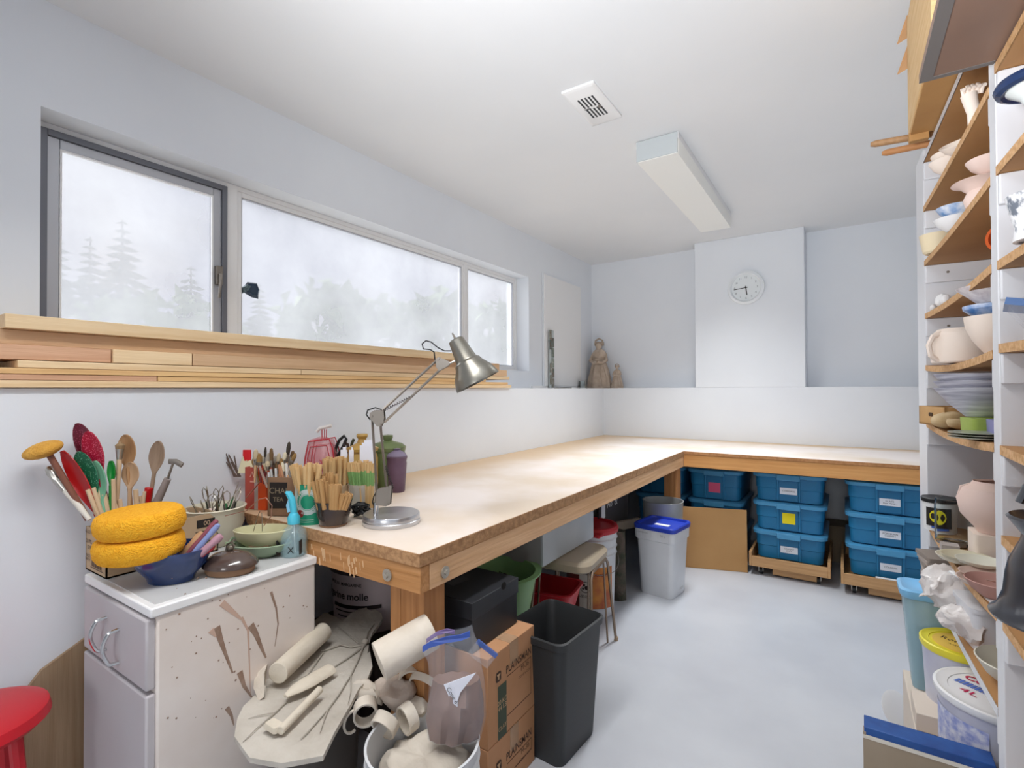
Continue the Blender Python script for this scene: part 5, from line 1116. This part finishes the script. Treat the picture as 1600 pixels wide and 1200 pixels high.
# --- bay 1 objects
def lathe_at(name, label, cat, p, prof, m, n=32, sc3=1, rot=None, sx=1, sy=1):
    o = G().lathe([(r*sc3, z*sc3) for r, z in prof], n, sx, sy).obj(name, m, loc=p, rot=rot); return tag(o, label, cat)
BOWL = [(0, 0), (.35, 0), (.45, .06), (.8, .35), (1, .7), (.97, .72), (.75, .38), (.4, .1), (0, .08)]
z = ulevel(1)
lathe_at('bisque_bowl', 'cream bisque bowl on the upper shelf, leftmost', 'bowl', on(1493, -.30, z), BOWL, BISQ, sc3=.055)
lathe_at('bisque_bowl', 'second cream bowl nested in the leftmost upper one', 'bowl', on(1495, -.30, z+.022), BOWL, BISQ, sc3=.053)
lathe_at('shell_bowl', 'ribbed shell-like cream bowl leaning in the upper stack', 'bowl', on(1513, -.42, z+.01), BOWL, BISQ, sc3=.05, rot=(R(25), R(-15), 0))
p = on(1528, -.6, z)
t4 = thing('clay_hand', 'cream clay hand sculpture at the right of the upper shelf', 'sculpture', p); t4.scale = (.6, .6, .6)
G().tube([(0, 0, .0), (.0, .0, .07), (-.01, 0, .12), (-.015, 0, .15)], .024, 12, taper=lambda u_: .8+.35*u_).obj('palm', BISQ, t4)
for k in range(5): G().tube([(-.03+.013*k, .0, .145), (-.036+.016*k, -.012, .175+.008*(k in (1, 2, 3))), (-.034+.016*k, -.024, .165)], .0075, 8).obj('finger', BISQ, t4)
z = ulevel(2)
lathe_at('cream_cup', 'small cream cup at the left end of the second shelf', 'cup', on(1467, -.10, z), [(0, 0), (.5, 0), (.6, .1), (.75, 1.0), (.7, 1.0), (.5, .12), (0, .1)], mat('yellow cream', 'E6D6B4', .6), sc3=.062)
lathe_at('white_bowl', 'small white bowl on the second shelf below the blue dish', 'bowl', on(1497, -.38, z), BOWL, WHITE, sc3=.05)
lathe_at('blue_dish', 'small blue-painted dish stacked on the white bowl', 'dish', on(1498, -.38, z+.036), BOWL, mat('blue paint', '5C8FC6', .3, var='E8EAF0', vs=30), sc3=.045)
lathe_at('pink_vase', 'pinkish bisque bowl with wavy flared rim on the second shelf', 'vase', on(1541, -.56, z), [(0, 0), (.3, 0), (.55, .2), (.62, .5), (.5, .8), (.75, 1.05), (1, 1.15), (.98, 1.17), (.7, 1.1), (.45, .8), (0, .75)], BISQP, sc3=.062)
lathe_at('pink_bowl', 'small pink bisque cup stacked on the wavy-rimmed vase', 'cup', on(1556, -.60, z+.075), BOWL, BISQP, sc3=.05)
z = ulevel(3)
lathe_at('terracotta_pot', 'terracotta pot on its side with the orange mouth facing out', 'pot', V((.335, 1.655, z+.094)), [(0, 0), (.7, 0), (.95, 1.1), (1.05, 1.1), (1.05, 1.35), (.88, 1.35), (.6, .1), (0, .08)], mat('terracotta', 'C4561F', .8), sc3=.034, rot=(R(90), 0, R(-25)))
lathe_at('clay_stand', 'narrow bisque stand under the terracotta pot', 'stand', V((.33, 1.65, z)), [(0, 0), (.03, 0), (.016, .02), (.016, .045), (.022, .06), (0, .06)], BISQ)
for k, (px, yl, r) in enumerate(((1472, -.16, .016), (1478, -.19, .014), (1460, -.06, .009))): tag(G().ball((0, 0, 0), r, 8, (1, 1, 1.3)).jitter(.004, 60, k).obj('tiny_shell', WHITE, loc=on(px, yl, z+r*1.25)), ('upright tiny white shell on the third shelf', 'second tiny white shell right of the upright one', 'flattest tiny shell at the far left of the third shelf')[k], 'shell')
z = ulevel(4, 0, .010)
pc_ = on(1502, -.37, z)
t4 = thing('big_cup', 'large cream bisque cup with loop handle on the fourth shelf', 'cup', pc_, CR)
G().lathe([(0, 0), (.062, 0), (.066, .004), (.068, .05), (.062, .085), (.05, .097), (.046, .097), (.06, .08), (.062, .05), (.058, .008), (0, .008)], 40).obj('cup_body', BISQ, t4)
G().tube([(-.055, 0, .085), (-.078, 0, .075), (-.09, 0, .05), (-.084, 0, .022), (-.065, 0, .008)], .006, 8, flat=1.3).obj('handle', BISQ, t4)
lathe_at('tall_bowl', 'tall cream footed bowl right of the big cup', 'bowl', on(1560, -.60, z+.006), [(0, 0), (.3, 0), (.35, .1), (.7, .6), (.9, 1.1), (.95, 1.5), (.9, 1.5), (.6, .6), (0, .15)], BISQ, sc3=.065)
lathe_at('blue_dish', 'blue and white patterned dish on top of the tall bowl', 'dish', on(1560, -.60, z+.105), [(0, 0), (.7, 0), (1, .25), (1.02, .4), (.9, .35), (0, .1)], mat('blue pattern', '3F7CC0', .3, var='E8ECF4', vs=26), sc3=.062)
lathe_at('lace_bowl', 'white bowl with lacy rim atop the blue dish', 'bowl', on(1556, -.60, z+.135), [(0, 0), (.5, 0), (.8, .3), (1.15, .62), (1.12, .64), (.75, .36), (0, .1)], mat('lace white', 'EAE4E4', .6, var='C9BFC2', vs=60), sc3=.062)
lathe_at('shell_fragment', 'flat white shell fragment under the tall bowl', 'shell', on(1541, -.52, z), [(0, 0), (1, 0), (.9, .3), (0, .4)], WHITE, sc3=.028)
# fifth shelf
z = ulevel(5, 0, .004)
p = on(1488, -.16, z)
t4 = thing('wooden_tray', 'small wooden crate tray with handle hole on the fifth shelf', 'tray', p, R(12))
WT_ = mat('tray wood', 'C99F68', .6, var='BB8F58', vs=8)
for a in ((-.055, -.10, 0, .055, .10, .006), (-.055, -.10, 0, -.048, .10, .06), (.048, -.10, 0, .055, .10, .06), (-.055, .094, 0, .055, .10, .06)): G().box(*a).obj('tray_side', WT_, t4, smooth=0)
G().box(-.055, -.10, 0, .055, -.094, .06).obj('tray_side', WT_, t4, smooth=0); G().prism(rrect(.012, .028, .004), 0, .0012).obj('handle_hole', mat('hole dark', '4A3520', .9), t4, smooth=0, loc=(-.0562, -.0, .035), rot=(0, pi/2, 0)).rotation_euler = (0, -pi/2, 0)
tag(G().ball((0, 0, 0), .035, 8, (1, 1.6, .5)).jitter(.006, 40).obj('tissue_wad', mat('tissue', 'D5D9D9', .7), loc=p+V((0, 0, .04))), 'pale tissue wadding inside the small wooden tray', 'tissue')
p = on(1535, -.50, z+.045)
for k in range(3):
    lathe_at('white_bowl', ('lowest of three nested striped white bowls, fifth shelf', 'middle of three nested striped white bowls, fifth shelf', 'top of three nested striped white bowls, fifth shelf')[k], 'bowl', p+V((0, 0, k*.018)), [(0, 0), (.35, 0), (.7, .35), (1, .75), (.97, .76), (.65, .38), (0, .08)], mat('striped white', 'DEDEE6', .5, var='A9A9B8', vs=9, vt=(1, 1, 12)), sc3=.098)
tag(G().rl([(.07, .09, 0, .01), (.074, .094, .04, .01)]).obj('green_sponge', mat('green block', 'A5B85E', .7, var='8FA448', vs=8), loc=on(1538, -.56, z+.004), rot=(0, 0, R(8))), 'yellow-green block under the striped bowls', 'block')
tag(G().rl([(.03, .09, 0, .008), (.034, .094, .04, .01)]).obj('lilac_block', mat('lilac', '8F8FC0', .6), loc=on(1560, -.64, z+.004)), 'lilac block beside the green one', 'block')
for k, (px, yl, r) in enumerate(((1482, -.27, .038), (1500, -.36, .03), (1457, -.05, .02))): tag(G().ball((0, 0, 0), r, 10, (1.2, .7, .6)).jitter(.010, 30, k).obj('dried_pod', mat('dried pod', 'D3BC96', .8, var='B79A6D', vs=18), loc=on(px, yl, z+r*.62)), ('largest dried curled pod in front of the wooden tray', 'pale dried pod right of the largest one', 'small dried pod at the left end of the fifth shelf')[k], 'pod')
for k in range(3): lathe_at('thin_plate', ('lowest thin grey-green plate', 'middle thin grey-green plate', 'uppermost thin grey-green plate')[k]+' stacked at the front of the fifth shelf', 'plate', on(1532, -.66, z+.000+k*.0055), [(0, 0), (.7, 0), (1, .05), (1, .07), (0, .04)], mat('plate grey', '9CA093', .3), sc3=.06)
# sixth shelf
z = ulevel(6, 0, .012)
p = on(1466, -.06, z+.006)
t4 = thing('labelled_tub', 'white tub with black lid and yellow starburst label, sixth shelf', 'tub', p); t4.scale = (.85, .85, .85)
G().lathe([(0, 0), (.05, 0), (.055, .11), (.057, .112), (0, .112)], 32).obj('tub_body', WHITE, t4); G().lathe([(.058, .108), (.059, .122), (.056, .125), (0, .123)], 32).obj('lid', BLACK, t4)
cylpatch(215, 300, .02, .09, .0555, 14).obj('black_label', mat('black label'), t4); disc_on_cyl(255, .058, .026, .0562, 0, 11).obj('yellow_burst', mat('burst yellow', 'E6D81E', .5), t4); cylpatch(235, 290, .012, .022, .0552).obj('blue_line', mat('blue line', '3D63B8', .5), t4)
lathe_at('glass_jar', 'empty clear glass jar in front of the labelled tub', 'jar', on(1487, -.22, z+.002), [(0, 0), (.042, 0), (.045, .01), (.046, .115), (.043, .125), (.044, .135), (.041, .135), (.040, .125), (.043, .112), (.042, .012), (0, .008)], GLASS)
t4 = thing('bisque_vase', 'large round pale bisque vase on the sixth shelf', 'vase', on(1551, -.36, z+.078)); t4.scale = (.8, .8, .8)
tag(G().rl([(.10, .10, 0, .01), (.10, .10, .077, .01)]).obj('bisque_block', BISQ, loc=on(1551, -.36, z)), 'pale block under the round bisque vase', 'block')
G().lathe([(0, 0), (.045, 0), (.05, .01), (.09, .06), (.10, .11), (.085, .15), (.06, .165), (.055, .175), (.05, .17), (.078, .14), (.09, .1), (0, .02)], 40).obj('vase_body', BISQP, t4)
for s_, k in ((-1, 0),): G().tube([(-.06, 0, .16), (-.085, 0, .15), (-.092, 0, .12), (-.09, 0, .09)], .006, 8).obj('handle', BISQP, t4)
pl_ = [(1500, -.42, .058, 0, 'E0DAC6', 'cream shallow dish, lowest under the stacked saucers'), (1506, -.45, .055, .012, 'C9C2A8', 'olive-cream dish second in the stacked saucers'), (1528, -.52, .05, .024, 'D9D8C8', 'small round saucer on top at the right of the stack'), (1540, -.62, .06, .002, 'D8C4B8', 'pinkish flat saucer at the front of the stack'), (1540, -.60, .056, .012, 'CDB4A8', 'darker pink saucer on the flat pinkish one')]
for px, yl, r, dz, c, lb in pl_: lathe_at('saucer', lb, 'saucer', on(px, yl, z+dz), [(0, 0), (.5, 0), (.85, .12), (1, .3), (.95, .3), (.8, .18), (0, .08)], mat('sc'+c, c, .5), sc3=r)
tag(G().box(-.02, -.02, 0, .02, .02, .03).jitter(.004).obj('grey_block', mat('grey block', 'A59C98', .8), loc=on(1480, -.36, z)), 'small grey clay block by the glass jar', 'block')
lathe_at('rose_bowl', 'dusty rose bowl on the sixth shelf near the divider', 'bowl', on(1556, -.70, z), BOWL, mat('rose clay', 'B48A80', .7), sc3=.06)
t4 = thing('paring_tool', 'thin white tool lying on the sixth shelf edge', 'tool', on(1500, -.60, z+.006)); t4.rotation_euler = (0, 0, R(-70)); G().tube([(-.05, 0, 0), (0, 0, .001), (.035, 0, 0)], .0045, 8).obj('handle', WHITE, t4); G().tube([(.035, 0, 0), (.06, 0, 0)], .002, 6).obj('tip', STEELD, t4)
tag(G().loft([[(x, y, 0) for x, y in ((-.02, -.10), (.2, -.12), (.2, .08), (.03, .09), (-.01, .04), (-.028, -.02))], [(x, y, .004) for x, y in ((-.02, -.10), (.2, -.12), (.2, .08), (.03, .09), (-.01, .04), (-.028, -.02))]]).obj('white_sheet', WHITEG, loc=V((.285, 1.56, z+.004)), rot=(0, R(-4), 0)), 'smooth white plastic sheet curling on the sixth shelf', 'sheet')
# seventh shelf
z = ulevel(7, 0, .004)
for k in range(5): tag(G().rl([(.10, .12, 0, .004), (.10, .12, .012, .004)]).obj('grey_tile', mat('gt%d' % (k % 2), ('8B8078', 'A79B93')[k % 2], .8), loc=on(1466, -.09, z+.012*k*1.05+.055), rot=(0, 0, R(5*k-8))), ('lowest', 'second', 'third', 'fourth', 'topmost')[k]+' grey clay tile of the stack at the left of the seventh shelf', 'tile')
tag(G().rl([(.09, .11, 0, .01), (.09, .11, .053, .01)]).obj('white_block', WHITE, loc=on(1466, -.09, z)), 'white block below the grey tile stack', 'block')
WP = mat('white plastic bag', 'E2DEDC', .3, var='CFC6C2', vs=12, bump=.5, bs=30)
tag(G().ball((0, 0, 0), .065, 20, (1, 1.2, .9)).jitter(.03, 18, 3).jitter(.012, 45, 4).obj('plastic_bag', WP, loc=on(1482, -.28, z+.075), smooth=25), 'crumpled white plastic bag on the seventh shelf', 'bag')
tag(G().ball((0, 0, 0), .045, 18, (1, 1.1, .9)).jitter(.022, 24, 7).jitter(.009, 55, 4).obj('plastic_bag', WP, loc=on(1506, -.50, z+.055), smooth=25), 'smaller crumpled plastic bag nearer the divider', 'bag')
t4 = thing('white_tub', 'square translucent white tub with lid on the seventh shelf', 'tub', on(1545, -.48, z), R(8)); G().rl([(.10, .12, 0, .015), (.12, .14, .10, .02)]).obj('tub_body', mat('milky', 'DCDDE2', .3), t4); G().rl([(.126, .146, .10, .02), (.128, .148, .112, .02), (.11, .13, .114, .02)]).obj('lid', mat('milky'), t4)
p = on(1560, -.72, z-.0)
lathe_at('stoneware_bowl', 'cream stoneware bowl holding a white lump, near the divider', 'bowl', V((.325, 1.545, z)), BOWL, mat('stoneware', 'CFCABA', .4), sc3=.085)
tag(G().ball((0, 0, 0), .032, 10).jitter(.006, 30).obj('white_lump', WHITE, loc=V((.335, 1.545, z+.062))), 'rounded white lump in the stoneware bowl', 'lump')
# --- floor of bay 1: pails on a beige carton
tag(G().box(.16, 1.66, 0, .50, 2.24, .255).obj('beige_carton', mat('beige carton', 'D3C6B8', .7), bevel=.003), 'beige carton on the floor under the lidded tubs', 'box')
tag(G().box(0, 0, 0, .10, .14, .05).obj('beige_block', mat('beige carton'), loc=(.12, 2.0, .236), bevel=.002), 'small beige box by the blue-lidded tub', 'box').location = (.162, 1.86, .256)
def lidpail(label, x, y, z, r, h, mb, ml, name='lidded_pail'):
    t = thing(name, label, 'pail', (x, y, z)); G().lathe([(0, 0), (r*.86, 0), (r*.97, h*.93), (r*.98, h*.95), (0, h*.95)], 40).obj('pail_body', mb, t)
    G().lathe([(r, h*.90), (r*1.03, h*.93), (r*1.03, h*.99), (r*.98, h), (r*.92, h*.985), (r*.80, h*.985), (r*.79, h*.975), (0, h*.975)], 48).obj('lid', ml, t); return t
t4 = lidpail('ice cream pail with white lid and red lettering in the bottom bay', .325, 1.77, .256, .130, .20, mat('pail milky', 'CFD0DC', .3, var='B9BAD0', vs=8), WHITEG)
def onlid(t, s, size, m, x, y, z, rz, name='lettering', **k): return text(s, size, m, t, (x, y, z), (0, 0, rz), name, **k)
RPK = mat('raspberry', 'C02458', .4); BPR = mat('blue print', '5A78C8', .5)
rzl = R(-35)
def rl2(x, y): return (x*cos(rzl)-y*sin(rzl), x*sin(rzl)+y*cos(rzl))
onlid(t4, 'Coo', .036, RPK, *rl2(-.055, .024), .1965, rzl, bold=.001); onlid(t4, '4L', .032, RPK, *rl2(-.04, -.055), .1965, rzl, sx=1.3)
for k in range(9): x, y = rl2(-.085+k*.009, -.015); o = G().box(-.003, -.012, 0, .003, .012, .0008).obj('printed_barcode', BPR, t4, smooth=0, loc=(x, y, .1958), rot=(0, 0, rzl))
x, y = rl2(.02, 0); G().box(-.012, -.05, 0, .02, .04, .0006).obj('printed_picture', mat('olive print', '8C8A7E', .5, var='C96A84', vs=40), t4, smooth=0, loc=(x, y, .1958), rot=(0, 0, rzl))
cylpatch(150, 250, .05, .15, .124, 16).obj('printed_label', mat('blue label', '8F9AD0', .5, var='D6D8E6', vs=60), t4); wraptext('ICE', .03, INK, t4, .1235, 235, .06)
t4 = lidpail('pail with bright yellow lid and a white note on top', .285, 2.0, .256, .098, .225, mat('pail milky'), mat('yellow lid', 'E8DC3C', .35))
G().lathe([(0, .2195), (.07, .2195), (.07, .221), (0, .221)], 32).obj('orange_label', mat('lid orange', 'E3BE55', .5), t4)
onlid(t4, 'Rock', .03, INK, -.02, .01, .2215, R(-30)); onlid(t4, 'PLASTER MIX', .01, INK, -.01, -.03, .2215, R(-30))
o = G().box(-.04, -.03, 0, .05, .035, .0015).obj('paper_note', mat('paper'), t4, smooth=0, loc=(.055, -.055, .2265), rot=(R(3), 0, R(-25)))
t4 = thing('blue_tub', 'translucent tub with pale blue lid and green contents', 'tub', (.25, 2.285, .0), 0); t4.location = (.215, 2.13, .34); t4.location = (.222, 2.19, .30)
# keep it clear of the yellow pail: sits left of it
t4.location = (.228, 2.165, .256)
G().rl([(.10, .10, 0, .02), (.15, .13, .30, .03)], n=6).obj('tub_body', mat('blue-green plastic', '9FC0CC', .25, alpha=.75), t4)
G().rl([(.08, .08, .01, .02), (.11, .10, .17, .02)], n=6).jitter(.004, 40).obj('green_contents', mat('green contents', '5E7A66', .8, var='3F4F4A', vs=25), t4)
G().rl([(.158, .138, .295, .03), (.168, .148, .305, .03), (.168, .148, .32, .03), (.15, .13, .325, .03), (.12, .10, .315, .03)], n=6).obj('lid', mat('sky blue lid', '7DB8E2', .35), t4)
G().box(.02, -.05, .3255, .075, -.01, .327).obj('paper_note', WHITE, t4, smooth=0)
lathe_at('round_lid', 'white plastic lid leaning by the floor carton', 'lid', V((.145, 2.30, .10)), [(0, 0), (.06, 0), (.064, .006), (.057, .008), (0, .005)], WHITEG, rot=(R(60), 0, R(50)))
bpy.data.objects['round_lid'].location = (.145, 2.33, .060)
# blue-edged portfolio
t4 = thing('portfolio', 'tan board portfolio with blue taped spine leaning at lower right', 'portfolio', (.035, 1.60, .0), R(-1))
G().box(0, -.012, 0, .245, .012, .362).obj('board_face', mat('tan board', 'A0917E', .6, var='93846F', vs=4), t4, bevel=.001)
G().box(-.002, -.014, .352, .247, .045, .372).obj('blue_spine', mat('blue tape', '26549A', .5, var='1E4486', vs=20), t4, bevel=.002)
G().box(-.003, -.0165, .0, .247, -.0135, .352).box(-.004, -.016, 0, .002, .012, .36).obj('white_edge', mat('tan board'), t4)
G().box(-.004, -.018, .345, .248, -.013, .353).obj('worn_edge', mat('worn white', 'D9D3C8', .8), t4)
G().box(-.002, .018, 0, .245, .042, .352).obj('back_board', mat('tan board'), t4, bevel=.001)
# --- bay 2
def on2(px, yl, z): return on(px, yl, z)
lathe_at('blue_rim_bowl', 'white bowl with thick dark blue rim in the nearest bay', 'bowl', on2(1640, -1.05, Z2[1]+.02), [(0, 0), (.3, 0), (.35, .5), (.55, .9), (1, 1.25), (1.02, 1.32), (.9, 1.3), (.5, 1.0), (0, .9)], mat('white blue', 'E6ECEA', .25), sc3=.055)
o = G().tube([(.054*cos(2*pi*k/32), .054*sin(2*pi*k/32), 0) for k in range(33)], .010, 8).obj('blue_rim', mat('navy', '1E3156', .25), bpy.data.objects['blue_rim_bowl']); o.location = (0, 0, .071)
lathe_at('patterned_mug', 'white mug with grey speckled pattern in the nearest bay', 'mug', on2(1630, -1.02, Z2[2]+.02), [(0, 0), (.75, 0), (.7, .5), (.95, 1.7), (.88, 1.7), (.6, .5), (0, .2)], mat('speckle', 'ECECEE', .4, var='6F7682', vs=45, ramp=(.52, .6)), sc3=.047)
t4 = thing('zip_bag', 'flat zip bag with blue seal hanging over the nearest bay shelf', 'bag', on2(1556, -.90, 1.352)); t4.location = V((.245, 1.25, Z2[3]+.075)); t4.rotation_euler = (0, R(14), R(-10))
G().loft([[(0, -.06, 0), (.14, -.06, .005), (.14, .06, .005), (0, .05, 0)], [(0.02, -.05, -.02), (.14, -.05, -.04), (.14, .05, -.04), (.02, .04, -.02)], [(.05, -.02, -.05), (.12, -.02, -.055), (.12, .02, -.055), (.05, .02, -.05)]]).obj('bag_film', FILM, t4)
G().box(-.004, -.065, -.002, .14, .055, .010).obj('blue_seal', film('blue seal3', '3D6FB0', .8, .3), t4)
tag(G().box(0, 0, 0, .10, .12, .002).obj('white_card', WHITE, loc=(.30, 1.18, Z2[4]+.021), rot=(0, 0, R(-20))), 'white card lying on the nearest bay shelf', 'card')
VS = mat('black vessel', '22242C', .3, coat=.3)
lathe_at('black_vessel', 'tall black glossy vessel with flared rim at the right edge', 'vase', V((.23, .90, Z2[5]+.0185)), [(0, 0), (.074, 0), (.0755, .003), (.068, .010), (.061, .03), (.0585, .055), (.055, .072), (.0435, .10), (.0425, .107), (.057, .128), (.054, .131), (.036, .106), (0, .1)], VS)
tag(G().tube([(0, 0, 0), (.01, 0, .03), (.03, 0, .05), (.05, 0, .04)], .012, 10, flat=.5).obj('dark_tool', mat('grey blade', '55585E', .3, metal=.5), loc=on2(1590, -.95, Z2[5]+.10)), 'curved dark tool handle behind the black vessel', 'tool')
p = V((.36, 1.20, .42))
tag(G().ball((0, 0, 0), .055, 12, (1, 1.2, 1)).jitter(.018, 22, 9).obj('plastic_bag', WP, loc=(.33, 1.20, Z2[7]+.075), smooth=60), 'white and pink plastic bag low in the nearest bay', 'bag')
tag(G().rl([(.12, .12, 0, .02), (.13, .13, .10, .02)]).obj('white_container', mat('milky'), loc=(.44, 1.18, Z2[7]+.02)), 'white container low in the nearest bay', 'container')
